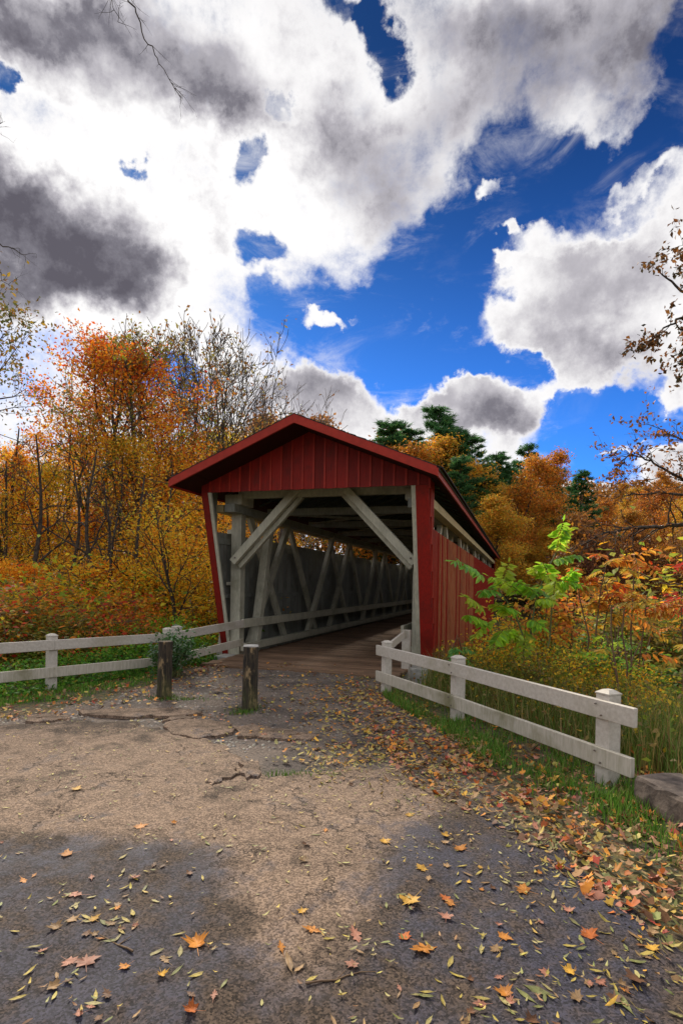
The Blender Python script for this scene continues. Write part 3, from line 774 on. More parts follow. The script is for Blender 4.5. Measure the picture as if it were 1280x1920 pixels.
# concrete wall end at the right
m_ = MB(); a = Vector((2.34, 4.42)); b = Vector((2.79, 1.97)); dv = (b - a).normalized(); nv = Vector((-dv.y, dv.x)) if -dv.y > 0 else Vector((dv.y, -dv.x))
rr = random.Random(5); N = 22; sec = [(0, -.15), (-.01, .08), (.0, .20), (.012, .225), (.12, .235), (.26, .24), (.40, .235), (.42, -.15)]
vs, fs = [], []
for j in range(N + 1):
    c_ = a + (b - a) * j / N
    for (o_, z) in sec:
        jz = rr.uniform(-.007, .007); vs.append((c_.x + nv.x * (o_ + rr.uniform(-.007, .007)), c_.y + nv.y * (o_ + rr.uniform(-.007, .007)), z + jz + (.02 * (j / N))))
ns = len(sec)
for j in range(N):
    for s_ in range(ns - 1): fs.append((j * ns + s_, j * ns + s_ + 1, (j + 1) * ns + s_ + 1, (j + 1) * ns + s_))
fs += [tuple(range(ns)), tuple(range(N * ns, N * ns + ns))[::-1]]
m_.add(vs, fs); tag(m_.build('concrete_wall', 'stone', None, 0), 'low rough brown concrete wall end just beyond the right fence', 'wall')

# ------------------------------------------------------------------ trees
def grow(seed, H, r0, levels=4, clear=.35, spread=.42, ang=48, nch=(11, 6, 5, 4), wig=.16, up=.06, minr=.006, fork=0, droop=0.0):
    r = np.random.default_rng(seed); segs = []; tips = []
    stack = [(np.zeros(3), np.array([r.normal() * .04, r.normal() * .04, 1.]), H * .92, r0, 0)]
    if fork:
        stack = []
        for k in range(fork):
            a = 2 * np.pi * k / fork + r.uniform(-.4, .4); stack.append((np.array([np.cos(a), np.sin(a), 0]) * r0, np.array([np.cos(a) * .22, np.sin(a) * .22, 1.]), H * r.uniform(.8, .95), r0 * r.uniform(.5, .75), 0))
    while stack:
        p, d, L, rad, lv = stack.pop(); d = d / np.linalg.norm(d)
        n = max(3, int(L / (H / 13 if lv == 0 else max(L / 5, .12)))); step = L / n; rr_ = rad
        kids = nch[lv] if lv < len(nch) else 0
        c0 = clear if lv == 0 else .22
        spots = np.sort(r.uniform(c0, 1.0, kids)) if lv < levels - 1 else []
        q = 0; a0 = r.uniform(0, 6.28)
        for i in range(n):
            f0, f1 = i / n, (i + 1) / n
            d = d + r.normal(size=3) * wig * (.45 if lv == 0 else 1) ; d[2] += up - droop * lv * .3; d /= np.linalg.norm(d)
            p2 = p + d * step; r2 = max(rad * (1 - .82 * f1), minr * .6)
            segs.append((*p, *p2, rr_, r2))
            while q < len(spots) and spots[q] <= f1:
                fr = spots[q]; q += 1; a0 += 2.4 + r.uniform(-.5, .5)
                ref = np.cross(d, [0.3, .2, .9]); ref /= np.linalg.norm(ref) + 1e-9; ref2 = np.cross(d, ref)
                an = math.radians(ang * r.uniform(.65, 1.25))
                nd = d * math.cos(an) + (ref * math.cos(a0) + ref2 * math.sin(a0)) * math.sin(an)
                if lv == 0:
                    g = (fr - c0) / (1 - c0); cl = H * spread * (.55 + .75 * math.sin(math.pi * min(1, g * .8 + .18))) * (1.05 - .6 * g)
                else: cl = L * r.uniform(.38, .62) * (1.15 - .5 * fr)
                stack.append((p + (p2 - p) * (fr - f0) / (f1 - f0), nd, cl, max(r2 * (.62 if lv == 0 else .66), minr), lv + 1))
            if lv >= levels - 2: tips.append(p2)
            p = p2; rr_ = r2
    return segs, np.array(tips)

def tree_meshes(name, seed, H, r0, nleaf, lsize, cols, wts, scat=.28, grad=None, top_only=0.0, sides=5, flat=.15, **kw):
    segs, tips = grow(seed, H, r0, **kw)
    S = np.array(segs); big = S[:, 6] > .03
    vs, fs = tubes(S[big], sides + 2); v2, f2 = tubes(S[~big], 3 if sides < 5 else 4) if (~big).any() else (np.zeros((0, 3)), np.zeros((0, 4), int))
    tw = quad_mesh('trunk', vs, fs, smooth=True)
    br_ = quad_mesh('twigs', v2, f2) if len(v2) else None
    cr_ = None
    if nleaf:
        r = np.random.default_rng(seed + 99)
        if top_only: tips = tips[(tips[:, 2] > H * top_only) | (r.uniform(size=len(tips)) < .15)]
        k = r.integers(0, len(tips), nleaf)
        # leaves gather in sprays: some twigs carry many, some none
        wgt = r.gamma(.45, 1.0, len(tips)); k = r.choice(len(tips), nleaf, p=wgt / wgt.sum())
        P = tips[k] + r.normal(size=(nleaf, 3)) * scat * np.array([1, 1, .7])
        c = palette(r, nleaf, cols, wts)
        if grad is not None:
            g = np.clip((P[:, 2] / H + r.normal(size=nleaf) * .08 - grad[1]) / .25, 0, 1)[:, None]; c = c * (1 - g) + c * g * np.array(grad[0])
        V_, F_, Cc = leaf_quads(P, lsize, r, c, flat=flat)
        cr_ = quad_mesh('crown', V_, F_, Cc)
    return tw, br_, cr_

def place(name, proto, x, y, sc_, rz, label, cat, group=None, tint=(1, 1, 1), bark='bark', z=None, sz=None):
    t = empty(name, (x, y, (hz(x, y) if z is None else z) - .08), rz); s = sc_; t.scale = (s, s, s * (sz or 1)); tag(t, label, cat, group)
    tw, tg_, cr_ = proto
    o = link('trunk', tw, t, bark)
    if not tw.materials: tw.materials.append(M[bark])
    if tg_ is not None: link('twigs', tg_, o, bark)
    if cr_ is not None:
        c = link('crown', cr_, t, 'leaf'); c.color = (*tint, 1)
    return t

O1, O2, YL, GR, RD, BN = (.70, .23, .016), (.84, .38, .022), (.84, .58, .045), (.24, .28, .03), (.55, .075, .014), (.26, .12, .03)
PR = {}
PR['maple_a'] = tree_meshes('a', 11, 12, .19, 23000, .115, [O1, O2, RD, YL, BN], [4, 3, 1.5, 1.5, 1.4], scat=.30, clear=.30, spread=.34, nch=(14, 7, 5, 4), grad=((.95, .55, .8), .75))
PR['maple_b'] = tree_meshes('b', 12, 11, .15, 9500, .12, [O2, YL, O1, GR], [4, 3, 2, 1], scat=.30, clear=.22, spread=.34, nch=(14, 7, 5, 4))
PR['maple_c'] = tree_meshes('c', 13, 10, .13, 5600, .12, [YL, O2, GR, BN], [4, 3, 1.4, 1], scat=.28, clear=.18, spread=.36, nch=(13, 7, 5, 4))
PR['under_a'] = tree_meshes('d', 14, 5.5, .06, 4800, .09, [YL, O2, GR], [4, 4, 1.3], scat=.22, clear=.12, spread=.44, ang=62, up=.02, nch=(12, 6, 5, 3), flat=.5)
PR['under_b'] = tree_meshes('e', 15, 4.5, .05, 5000, .09, [O2, YL, O1], [4, 3, 2], scat=.20, clear=.10, spread=.48, ang=66, up=.01, nch=(12, 6, 5, 3), flat=.5)
PR['sparse'] = tree_meshes('f', 16, 13, .19, 3200, .13, [BN, GR, (.28, .22, .06)], [2, 2, 2], scat=.16, clear=.34, spread=.33, ang=38, up=.10, nch=(11, 6, 4, 3), minr=.014)
PR['sparse_b'] = tree_meshes('g', 17, 12.5, .14, 2000, .13, [BN, (.30, .24, .07)], [2, 2], scat=.14, clear=.30, spread=.36, ang=38, up=.11, nch=(9, 6, 4, 3), minr=.013, fork=3)
PR['bare'] = tree_meshes('h', 18, 13, .15, 420, .12, [BN], [1], scat=.12, clear=.28, spread=.35, ang=36, up=.12, nch=(11, 7, 4, 4), minr=.013, fork=2)
PR['edge'] = tree_meshes('i', 19, 12, .22, 6500, .13, [(.10, .11, .03), (.18, .14, .04), (.32, .20, .03), BN], [3, 3, 2, 2], scat=.26, clear=.36, spread=.38, ang=42, nch=(13, 7, 5, 4), wig=.22)
PR['oak'] = tree_meshes('j', 20, 17, .24, 24000, .22, [(.55, .20, .03), (.45, .20, .04), (.24, .20, .04), BN, (.62, .30, .03)], [4, 3, 1.5, 2, 2], scat=.45, clear=.2, spread=.26, nch=(16, 7, 5, 3), sides=4)
PR['oak_b'] = tree_meshes('k', 21, 15, .2, 22000, .22, [(.60, .28, .03), (.42, .22, .04), (.28, .26, .04), (.58, .38, .04)], [3, 3, 2, 2], scat=.45, clear=.12, spread=.30, nch=(16, 7, 5, 3), sides=4)
PR['oak_c'] = tree_meshes('l', 22, 13, .2, 9000, .26, [(.30, .15, .05), (.26, .12, .06), BN], [3, 3, 2], scat=.4, clear=.15, spread=.34, nch=(15, 7, 5, 4), sides=4, minr=.02)

def pine_meshes(seed, H, rad, n=42000):
    r = np.random.default_rng(seed); segs = []; P = []; Dn = []
    nst = 14
    for i in range(nst): segs.append((0, 0, H * i / nst, 0, 0, H * (i + 1) / nst, .26 * (1 - i / nst) + .03, .26 * (1 - (i + 1) / nst) + .02))
    z = H * .12
    while z < H * .985:
        f = (z / H - .12) / .88; L0 = rad * (1 - f) ** .75 * r.uniform(.75, 1.2) + .25
        for k in range(r.integers(4, 7)):
            a = r.uniform(0, 6.28); L = L0 * r.uniform(.45, 1.45); d = np.array([np.cos(a), np.sin(a), .10 + .35 * f]); p = np.array([0, 0, z + r.uniform(-.15, .15)]); n_ = max(3, int(L / .45)); rr_ = .045 * (1 - f) + .015
            for i in range(n_):
                d2 = d + np.array([0, 0, .08 * i - .12]); p2 = p + d2 / np.linalg.norm(d2) * L / n_
                segs.append((*p, *p2, rr_, rr_ * .7)); rr_ *= .7
                if i >= n_ * .25:
                    for q_ in range(3 + int(4 * (i / n_))):
                        P.append(p2 + np.array([r.normal() * .24, r.normal() * .24, r.normal() * .05 + .04]))
                        Dn.append([d2[0] + r.normal() * .5, d2[1] + r.normal() * .5, .35 + r.normal() * .25])
                p = p2
        z += r.uniform(.6, 1.05) * (1 - .35 * f)
    P = np.array(P); Dn = np.array(Dn)
    rep = max(1, int(n / len(P))); P = np.repeat(P, rep, 0) + r.normal(size=(len(P) * rep, 3)) * .10; Dn = np.repeat(Dn, rep, 0) + r.normal(size=(len(Dn) * rep, 3)) * .35
    a = Dn / np.linalg.norm(Dn, axis=1)[:, None]; t = r.normal(size=a.shape); b = np.cross(a, t); b /= np.linalg.norm(b, axis=1)[:, None]; m = len(P)
    L = r.uniform(.22, .46, (m, 1)); W = L * .09
    V_ = np.stack([P + a * L, P + b * W, P - a * L * .2, P - b * W], 1).reshape(-1, 3)
    c = np.repeat(palette(r, m, [(.045, .13, .05), (.03, .085, .04), (.08, .16, .05)], [3, 3, 1], .35), 4, axis=0)
    vs, fs = tubes(np.array(segs), 4)
    return quad_mesh('trunk', vs, fs), None, quad_mesh('crown', V_, np.arange(4 * m).reshape(-1, 4), c)
PR['pine_a'] = pine_meshes(31, 19, 3.6); PR['pine_b'] = pine_meshes(32, 17, 3.0, 36000)
PR['slim'] = tree_meshes('q', 43, 6, .09, 900, .09, [YL, O2], [1, 1], clear=.42, spread=.30, nch=(9, 5, 4), levels=3, wig=.12, minr=.012, ang=40)
PH = {'maple_a': 12, 'maple_b': 11, 'maple_c': 10, 'under_a': 5.5, 'under_b': 4.5, 'sparse': 13, 'sparse_b': 12.5, 'bare': 13, 'edge': 12, 'oak': 17, 'oak_b': 15, 'oak_c': 13, 'pine_a': 19, 'pine_b': 17}
for k_, p_ in PR.items():                              # true heights of the prototypes
    PH[k_] = max(max(v.co.z for v in m_.vertices) for m_ in p_ if m_ is not None)

def clear_of_bridge(x, y, R_):
    s = (x - BO[0]) * math.cos(TH) - (y - BO[1]) * math.sin(TH); t = (x - BO[0]) * math.sin(TH) + (y - BO[1]) * math.cos(TH)
    if -.5 < t < 32 and abs(s) < 2.6 + R_: s = math.copysign(2.6 + R_, s); return bl(s, t)
    return x, y
def reach(me, q=96):
    co = np.empty(len(me.vertices) * 3, np.float32); me.vertices.foreach_get('co', co); co = co.reshape(-1, 3); return float(np.percentile(np.hypot(co[:, 0], co[:, 1]), q))
def put(proto, px, Yd, top, label, name='tree', cat='tree', tint=(1, 1, 1), bark='bark', rz=None, group=None, wide=1.0):
    p = at(px, HOR, Yd); z0 = hz(p.x, Yd) - .08; zt = at(px, top, Yd).z
    s = (zt - z0) / PH[proto]
    qx, qy = clear_of_bridge(p.x, Yd, reach(PR[proto][2] or PR[proto][0]) * s * wide)
    o = place(name, PR[proto], qx, qy, s * wide, random.uniform(0, 6.28) if rz is None else rz, label, cat, group, tint, bark, sz=1 / wide)
    return o

# the wood on the left
put('edge', 22, 18.5, 560, 'dark crooked tree with thin olive leaves at the left edge of the wood', rz=.4)
put('maple_a', 165, 23, 640, 'tall orange maple, the fullest and reddest crown in the left wood', 'maple_tree', rz=1.2, wide=1.05)
put('sparse', 290, 22, 606, 'nearly leafless tree with pale brown leaves just right of the tall orange maple', rz=2.0)
put('sparse_b', 385, 25, 612, 'many stemmed bare grey tree rising behind the left roof slope', rz=.3)
put('bare', 470, 27, 640, 'bare thin tree leaning out above the left end of the bridge roof', rz=1.0, bark='barkpale')
put('sparse', 225, 31, 620, 'thin far tree with sparse tan leaves behind the tall orange maple', rz=4.0, bark='barkpale')
put('sparse_b', 340, 33, 640, 'slender leafless tree behind the bare trees left of the bridge', rz=2.2, bark='barkpale')
left = [('maple_b', -60, 24, 790, (1, .8, .8)), ('maple_b', 60, 27, 790, (1.0, .85, .9)), ('maple_c', 250, 20, 800, (1, .9, 1)), ('maple_b', 330, 29, 830, (1.1, .9, 1)), ('maple_c', 110, 19, 850, (1.0, .95, .9)),
        ('maple_c', 400, 30, 780, (1.0, 1.1, 1)), ('maple_b', 460, 34, 790, (1.05, .95, 1)), ('maple_b', 190, 30, 800, (1.1, .9, 1)), ('maple_c', 20, 21, 830, (1.1, .75, .8)), ('maple_b', 520, 40, 775, (1, .75, .9)),
        ('maple_c', 300, 24, 880, (1.05, 1.0, .9)), ('maple_c', 370, 26, 870, (1.05, .9, .8)), ('maple_b', 130, 34, 820, (1, .9, .9)), ('maple_c', -30, 17.5, 900, (1, .9, .9)), ('maple_b', 270, 38, 830, (1, .9, 1)), ('maple_b', 420, 42, 780, (1, 1, 1))]
LML = ['reddish maple half outside the left edge of the wood', 'orange maple crown between the crooked edge tree and the tall orange maple', 'yellow maple low in front of the pale nearly leafless tree',
       'orange maple crown under the blue gap in the clouds', 'yellow gold maple below the left side of the tall orange maple', 'yellow green maple just above the left eave of the bridge',
       'orange maple crown rising over the left roof slope', 'orange maple directly behind the tall reddest maple', 'rust red low maple behind the crooked edge tree', 'rusty maple showing over the roof just left of the ridge',
       'golden maple above the left bollard, in front of darker trunks', 'orange gold maple beside the left eave tip of the bridge', 'far orange maple left of the tallest maple, mostly hidden', 'low gold maple cut by the left frame edge',
       'far yellow orange maple behind the two pale bare trees', 'farthest golden maple behind the left roof slope']
for k_, (pr, px, yd, tp, tn) in enumerate(left):
    put(pr, px, yd, tp, LML[k_], 'maple_tree', tint=(tn[0], tn[1] * 1.10, tn[2] * 1.05), group='maples of the left wood')
und = [(205, 15.8, 1030), (345, 16.0, 1010), (60, 15.6, 1040), (130, 17.4, 1000), (280, 18.4, 960), (370, 18.6, 940), (-10, 15.5, 1030), (240, 21, 950), (170, 21.5, 930), (320, 21.5, 920), (90, 21, 940), (400, 22, 880), (10, 20, 940), (380, 16.4, 1040), (270, 16.2, 1050), (120, 15.0, 1080)]
UDL = ['golden sapling behind the gap between left fence post and twin posts', 'golden orange sapling straight behind the twin fence posts', 'orange sapling behind the leftmost fence post', 'golden sapling between the two red shrubs, farther back',
       'broad golden understory tree left of the portal at mid depth', 'golden understory tree touching the left portal edge', 'orange sapling cut by the left frame edge', 'yellow understory tree deep behind the left rails', 'orange understory tree deep under the tallest maple',
       'yellow understory tree deep behind the slim young tree', 'orange understory tree deep behind the dark left trunks', 'farthest golden understory tree beside the left eave', 'deep yellow sapling behind the crooked edge tree', 'low golden sapling next to the left portal edge',
       'low orange sapling left of the slim young tree', 'lowest orange sapling in front, above the red shrub']
for k_, (px, yd, tp) in enumerate(und):
    put('under_a' if k_ % 2 else 'under_b', px, yd, tp, UDL[k_], 'sapling', tint=(1.15, 1.10 + .15 * math.sin(k_ * 2.1), 1.1), group='golden saplings of the left understory')
put('slim', 330, 14.6, 905, 'slim single stemmed young tree standing clear just left of the bridge portal', 'young_tree', tint=(.9, 1.0, 1), rz=1.1)
# a few free trunks that read dark among the leaves
TR = tree_meshes('n', 41, 9, .13, 0, .1, [BN], [1], clear=.35, spread=.22, nch=(9, 5, 3), levels=3, wig=.18, minr=.012)
PR['trunky'] = TR; PH['trunky'] = 9
TWL = ['right of the tall orange maple', 'left of the tall orange maple', 'in front of the tall orange maple', 'beside the crooked edge tree', 'above the left bollard', 'just left of the roof eave tip', 'closest to the left frame edge', 'a short one near the left bollard',
       'farther back behind the crooked edge tree', 'behind the pale leafless tree', 'deep behind the left fence post', 'deep beside the left eave', 'deep behind the tall orange maple']
for k_, (px, yd, tp) in enumerate([(215, 16.5, 800), (100, 17, 820), (160, 16, 860), (40, 16.5, 760), (290, 16.5, 850), (352, 18, 830), (8, 17, 820), (255, 15.8, 900), (60, 20, 760), (310, 26, 800), (130, 25, 760), (390, 28, 830), (185, 27, 800)]):
    put('trunky', px, yd, tp, 'dark bare trunk in the left wood, ' + TWL[k_], 'bare_tree', group='dark bare trunks of the left wood')
# behind the bridge and to the right
WD = {(945, 48): .85, (880, 56): 1.1, (905, 52): 1.0, (985, 52): .9, (817, 56): 1.35, (728, 54): 1.35}
for pr, px, yd, tp, lb, nm in [
    ('pine_a', 817, 56, 757, 'tallest dark green pine above the bridge roof', 'pine_tree'),
    ('pine_b', 728, 54, 782, 'dark green pine just right of the roof ridge', 'pine_tree'),
    ('pine_a', 880, 56, 815, 'dense dark pine between the oak and the right end of the roof', 'pine_tree'),
    ('pine_b', 905, 52, 865, 'lower dark pine rising right behind the roof corner', 'pine_tree'),
    ('pine_b', 985, 62, 828, 'thin topped pine behind the rust coloured oak right of the bridge', 'pine_tree'),
    ('pine_a', 1035, 58, 872, 'broad pine, left one of the two standing apart before the hill', 'pine_tree'),
    ('pine_a', 1085, 60, 880, 'broad pine, right one of the two standing apart before the hill', 'pine_tree'),
    ('pine_b', 858, 46, 850, 'small dark pine under the orange oak over the roof', 'pine_tree'),
    ('oak', 785, 46, 782, 'rusty orange oak above the middle of the right roof slope', 'oak_tree'),
    ('oak_b', 840, 50, 800, 'olive and rust leaved oak just left of the dense dark pine', 'oak_tree'),
    ('oak', 945, 48, 828, 'tall rust orange oak standing right of the bridge roof', 'oak_tree'),
    ('oak_b', 985, 52, 900, 'golden brown oak low beside the tall rust orange oak', 'oak_tree'),
    ('oak_b', 915, 42, 925, 'yellow olive tree low behind the far end of the bridge', 'oak_tree'),
    ('oak_b', 1010, 46, 985, 'small bright orange tree behind the green sapling', 'oak_tree'),
    ('pine_b', 850, 52, 798, 'dark pine close right of the tallest pine', 'pine_tree'),
    ('pine_a', 765, 57, 800, 'dark pine between the tallest pine and the ridge side pine', 'pine_tree'),
    ('pine_a', 925, 58, 845, 'dark pine standing left behind the tall rust orange oak', 'pine_tree'),
    ('oak', 755, 60, 812, 'dull rust oak filling the gap between the two left pines', 'oak_tree'),
    ('pine_b', 945, 60, 870, 'dark pine hidden between the two rust coloured oaks', 'pine_tree'),
    ('oak_b', 895, 55, 870, 'olive tree filling the gap beside the roof corner', 'oak_tree'),
    ('oak_c', 700, 60, 790, 'thin brown tree behind the right roof slope near the ridge', 'oak_tree'),
    ('oak_c', 625, 62, 768, 'thin purple brown tree tops peeping over the roof ridge', 'oak_tree'),
    ('oak_c', 530, 50, 772, 'thin rusty tree showing over the left roof slope', 'oak_tree'),
    ('oak_c', 1060, 50, 955, 'thin purple brown tree in front of the two broad pines', 'oak_tree')]:
    put(pr, px, yd, tp, lb, nm, tint=(1.3, 1.3, 1.0) if pr[0] == 'p' else (1.25, 1.2, 1), wide=WD.get((px, yd), 1.2))
hill = [('oak', 1130, 72, 915), ('oak_b', 1190, 80, 905), ('oak', 1250, 70, 890), ('oak_b', 1300, 62, 880), ('oak', 1100, 58, 960), ('oak_b', 1160, 60, 950), ('oak', 1225, 58, 945), ('oak_b', 1330, 50, 920), ('oak_c', 1120, 46, 995), ('oak_c', 1200, 48, 985), ('oak_c', 1270, 44, 975), ('oak_b', 1060, 60, 985), ('oak_b', 1170, 100, 900), ('oak', 1260, 110, 885), ('oak_c', 1090, 90, 915)]
HLL = ['rust orange tree on the far hill just right of the two pines', 'golden brown tree on the middle of the right hill crest', 'dark orange tree high on the right hill near the frame edge', 'golden tree on the hill cut by the right frame edge',
       'rust tree low on the slope below the two pines', 'gold tree on the slope left of the long bare branch', 'orange tree on the slope behind the long dark bare branch', 'orange tree outside the right frame edge', 'thin purple brown tree above the leftmost sumac',
       'thin brown tree behind the tip of the long dark branch', 'thin brown tree behind the vivid red sumac', 'olive gold tree between the pines and the sumacs', 'farthest gold tree on the hill crest', 'farthest dark orange tree on the hill at the right', 'thin far tree on the hill crest beside the pines']
for k_, (pr, px, yd, tp) in enumerate(hill):
    put(pr, px, yd, tp, HLL[k_], 'oak_tree', tint=[(1.1, .95, .8), (1.2, 1.2, 1), (1.0, .85, 1.1)][k_ % 3], group='trees of the far right slope')

# far woods as one mass behind everything
r = np.random.default_rng(77)
def woods(n, pxa, pxb, ya, yb, top, cols, wts, size, label):
    px = r.uniform(pxa, pxb, n); yd = r.uniform(ya, yb, n)
    x = (px - CX) / FOC * yd; g = height(x, yd)
    tz = np.array([at(a, top(a), b).z for a, b in zip(px, yd)]) + fbm(x, yd, 9, 3, 8) * 1.6
    z = g + (tz - g) * r.uniform(0, 1, n) ** .8
    V_, F_, Cc = leaf_quads(np.stack([x, yd, z], 1), size, r, palette(r, n, cols, wts, .4), flat=.2)
    tag(link('far_woods', quad_mesh('far_woods', V_, F_, Cc), None, 'leaf'), label, kind='stuff')
woods(20000, -420, 560, 44, 62, lambda p: 870 + 40 * math.sin(p / 60), [O1, O2, YL, BN, (.10, .06, .03), GR], [2, 3, 3, 2, 3, 2], .34, 'mass of distant orange autumn woods behind the left trees')
woods(50000, 640, 1750, 105, 150, lambda p: 908 if p > 1050 else 900, [(.34, .12, .02), (.28, .13, .03), (.14, .10, .03), BN, (.09, .05, .03)], [3, 3, 2, 2, 2], .7, 'mass of distant brown autumn woods on the far hill at the right')
woods(14000, 560, 1100, 56, 75, lambda p: 990, [(.30, .14, .02), (.16, .14, .03), BN, (.08, .06, .03)], [3, 3, 2, 2], .42, 'mass of olive and rust woods behind the bridge')
woods(22000, -2600, -420, 30, 60, lambda p: 800, [O1, O2, YL, BN], [2, 3, 3, 2], .5, 'mass of autumn woods further left')
woods(16000, 1400, 3000, 40, 70, lambda p: 930, [O1, O2, YL, BN], [2, 3, 3, 2], .5, 'mass of autumn woods further right')

# ------------------------------------------------------------------ shrubs and weeds
def shrub_meshes(seed, R_, H, nleaf, lsize, cols, wts, clumps=26):
    r = np.random.default_rng(seed); segs = []; tips = []
    for k in range(clumps):
        a = r.uniform(0, 6.28); q_ = R_ * math.sqrt(r.uniform()); hh = H * (1 - .45 * (q_ / R_) ** 2) * r.uniform(.55, 1.1)
        p = np.array([math.cos(a) * q_ * .35, math.sin(a) * q_ * .35, 0]); e_ = np.array([math.cos(a) * q_, math.sin(a) * q_, hh]); n = 5
        for i in range(n):
            p2 = p + (e_ - p) / (n - i) + r.normal(size=3) * .035 * H
            segs.append((*p, *p2, .012 * (1 - i / n) + .004, .012 * (1 - (i + 1) / n) + .004)); 
            if i > 0: tips.append(p2)
            if i > 1:
                for _ in range(2):
                    s = r.normal(size=3) * .16 * H; s[2] = abs(s[2]) * .5; segs.append((*p2, *(p2 + s), .005, .003)); tips.append(p2 + s)
            p = p2
    tips = np.array(tips); k = r.integers(0, len(tips), nleaf)
    P = tips[k] + r.normal(size=(nleaf, 3)) * .085 * H; P[:, 2] = np.abs(P[:, 2])
    V_, F_, Cc = leaf_quads(P, lsize, r, palette(r, nleaf, cols, wts, .35), flat=.5)
    vs, fs = tubes(segs, 4)
    return quad_mesh('stems', vs, fs), None, quad_mesh('foliage', V_, F_, Cc)
SH = {'red': shrub_meshes(51, 1.2, 1.3, 6500, .055, [(.60, .07, .03), (.72, .24, .03), (.62, .34, .04), (.24, .20, .04)], [3, 3, 2, 2]),
      'gold': shrub_meshes(52, 1.2, 1.3, 6500, .055, [YL, O2, (.42, .44, .05), (.26, .34, .04)], [3, 2, 2, 2]),
      'green': shrub_meshes(53, 1.1, 1.0, 9500, .055, [(.14, .32, .03), (.26, .44, .04), (.10, .20, .03), (.42, .42, .05)], [3, 2, 2, 1]),
      'olive': shrub_meshes(54, 1.2, 1.2, 8000, .05, [(.22, .24, .04), (.28, .22, .05), (.14, .20, .03), (.42, .26, .04)], [3, 2, 2, 1.5])}
def shrub(kind, px, Yd, top, label, wide=1.0, tint=(1, 1, 1), group=None):
    p = at(px, HOR, Yd); z0 = hz(p.x, Yd) - .05; s = (at(px, top, Yd).z - z0) / 1.35
    qx, qy = clear_of_bridge(p.x, Yd, reach(SH[kind][2], 99) * s * wide)
    t = empty('shrub', (qx, qy, z0), random.uniform(0, 6.28)); t.scale = (s * wide, s * wide, s); tag(t, label, 'shrub', group)
    o = link('stems', SH[kind][0], t, 'stem'); c = link('foliage', SH[kind][2], t, 'leaf'); c.color = (*tint, 1)
for a in [('red', 90, 12.8, 1110, 'red and orange leaved shrub behind the left fence post near the edge', 1.3),
          ('red', 200, 13.6, 1098, 'orange red shrub behind the middle of the left fence rails', 1.3),
          ('red', 255, 12.6, 1135, 'low dark red shrub between the orange bush and the fence posts', 1.1),
          ('olive', 15, 12.0, 1120, 'olive and tan shrub behind the fence at the left frame edge', 1.3),
          ('gold', 320, 14.0, 1100, 'yellow green shrub behind the twin fence posts', 1.3),
          ('gold', 350, 15.5, 1080, 'yellow shrub against the left side of the bridge portal', 1.1, (1, 1.1, 1)),
          ('green', 365, 12.7, 1140, 'bright green bush at the foot of the left portal edge', .7, (1.3, 1.4, 1)),
          ('olive', 150, 12.0, 1150, 'low olive weeds bush just behind the left fence rails', 1.4),
          ('green', 225, 12.4, 1150, 'fresh green bush behind the rails left of the twin posts', 1.2, (1.2, 1.3, 1)),
          ('green', 290, 12.0, 1165, 'bright green bush crowding the twin fence posts from behind', 1.1, (1.2, 1.3, 1)),
          ('green', 320, 13.2, 1140, 'green bush with yellow tips right behind the twin fence posts', 1.3, (1.5, 1.5, 1.2)),
          ('green', 170, 12.2, 1180, 'low bright green weeds bush in front of the red shrubs', 1.4, (1.3, 1.4, 1.1)),
          ('green', 50, 11.6, 1195, 'low green bush behind the left fence near the frame edge', 1.3, (1.2, 1.3, 1.1)),
          ('gold', 250, 15.0, 1095, 'yellow green bush beyond the red shrubs', 1.4, (.8, 1.1, 1)),
          ('gold', 45, 14.5, 1085, 'golden shrub under the dark crooked tree', 1.2),
          ('olive', 1000, 13.5, 1135, 'olive brown thicket behind the green sapling on the right bank', 1.3),
          ('gold', 965, 10.2, 1150, 'yellow orange leaved bush in the middle of the green sapling stems', .8),
          ('olive', 1060, 13.5, 1130, 'brown olive thicket between the sapling and the red sumacs', 1.3),
          ('green', 1090, 12.0, 1150, 'dull green bush below the red sumacs', 1.2, (.8, .8, .9)),
          ('gold', 1105, 8.0, 1225, 'bright yellow goldenrod like bush behind the right fence end', .9),
          ('gold', 1150, 8.6, 1250, 'yellow leaved weeds in front of the creek view', .8),
          ('olive', 1240, 9.2, 1300, 'low yellow brown weeds under the creek at the right edge', .9),
          ('olive', 880, 11.5, 1215, 'brown weeds bush against the red siding', .9),
          ('red', 1130, 15.0, 1105, 'orange red shrub far behind the sumac stems', 1.2),
          ('gold', 1020, 17, 1060, 'pale orange shrub under the far orange tree', 1.3),
          ('green', 975, 17, 1115, 'dark green shrub by the far end of the red siding', 1.1, (.8, .8, 1)),
          ('gold', 1250, 7.0, 1330, 'low green yellow weeds beside the end of the right fence', .9, (.6, .9, 1)),
          ('olive', 1000, 8.2, 1230, 'dry brown bush directly behind the long right fence rails', 1.0)]:
    shrub(*a[:5], wide=a[5], tint=a[6] if len(a) > 6 else (1, 1, 1))

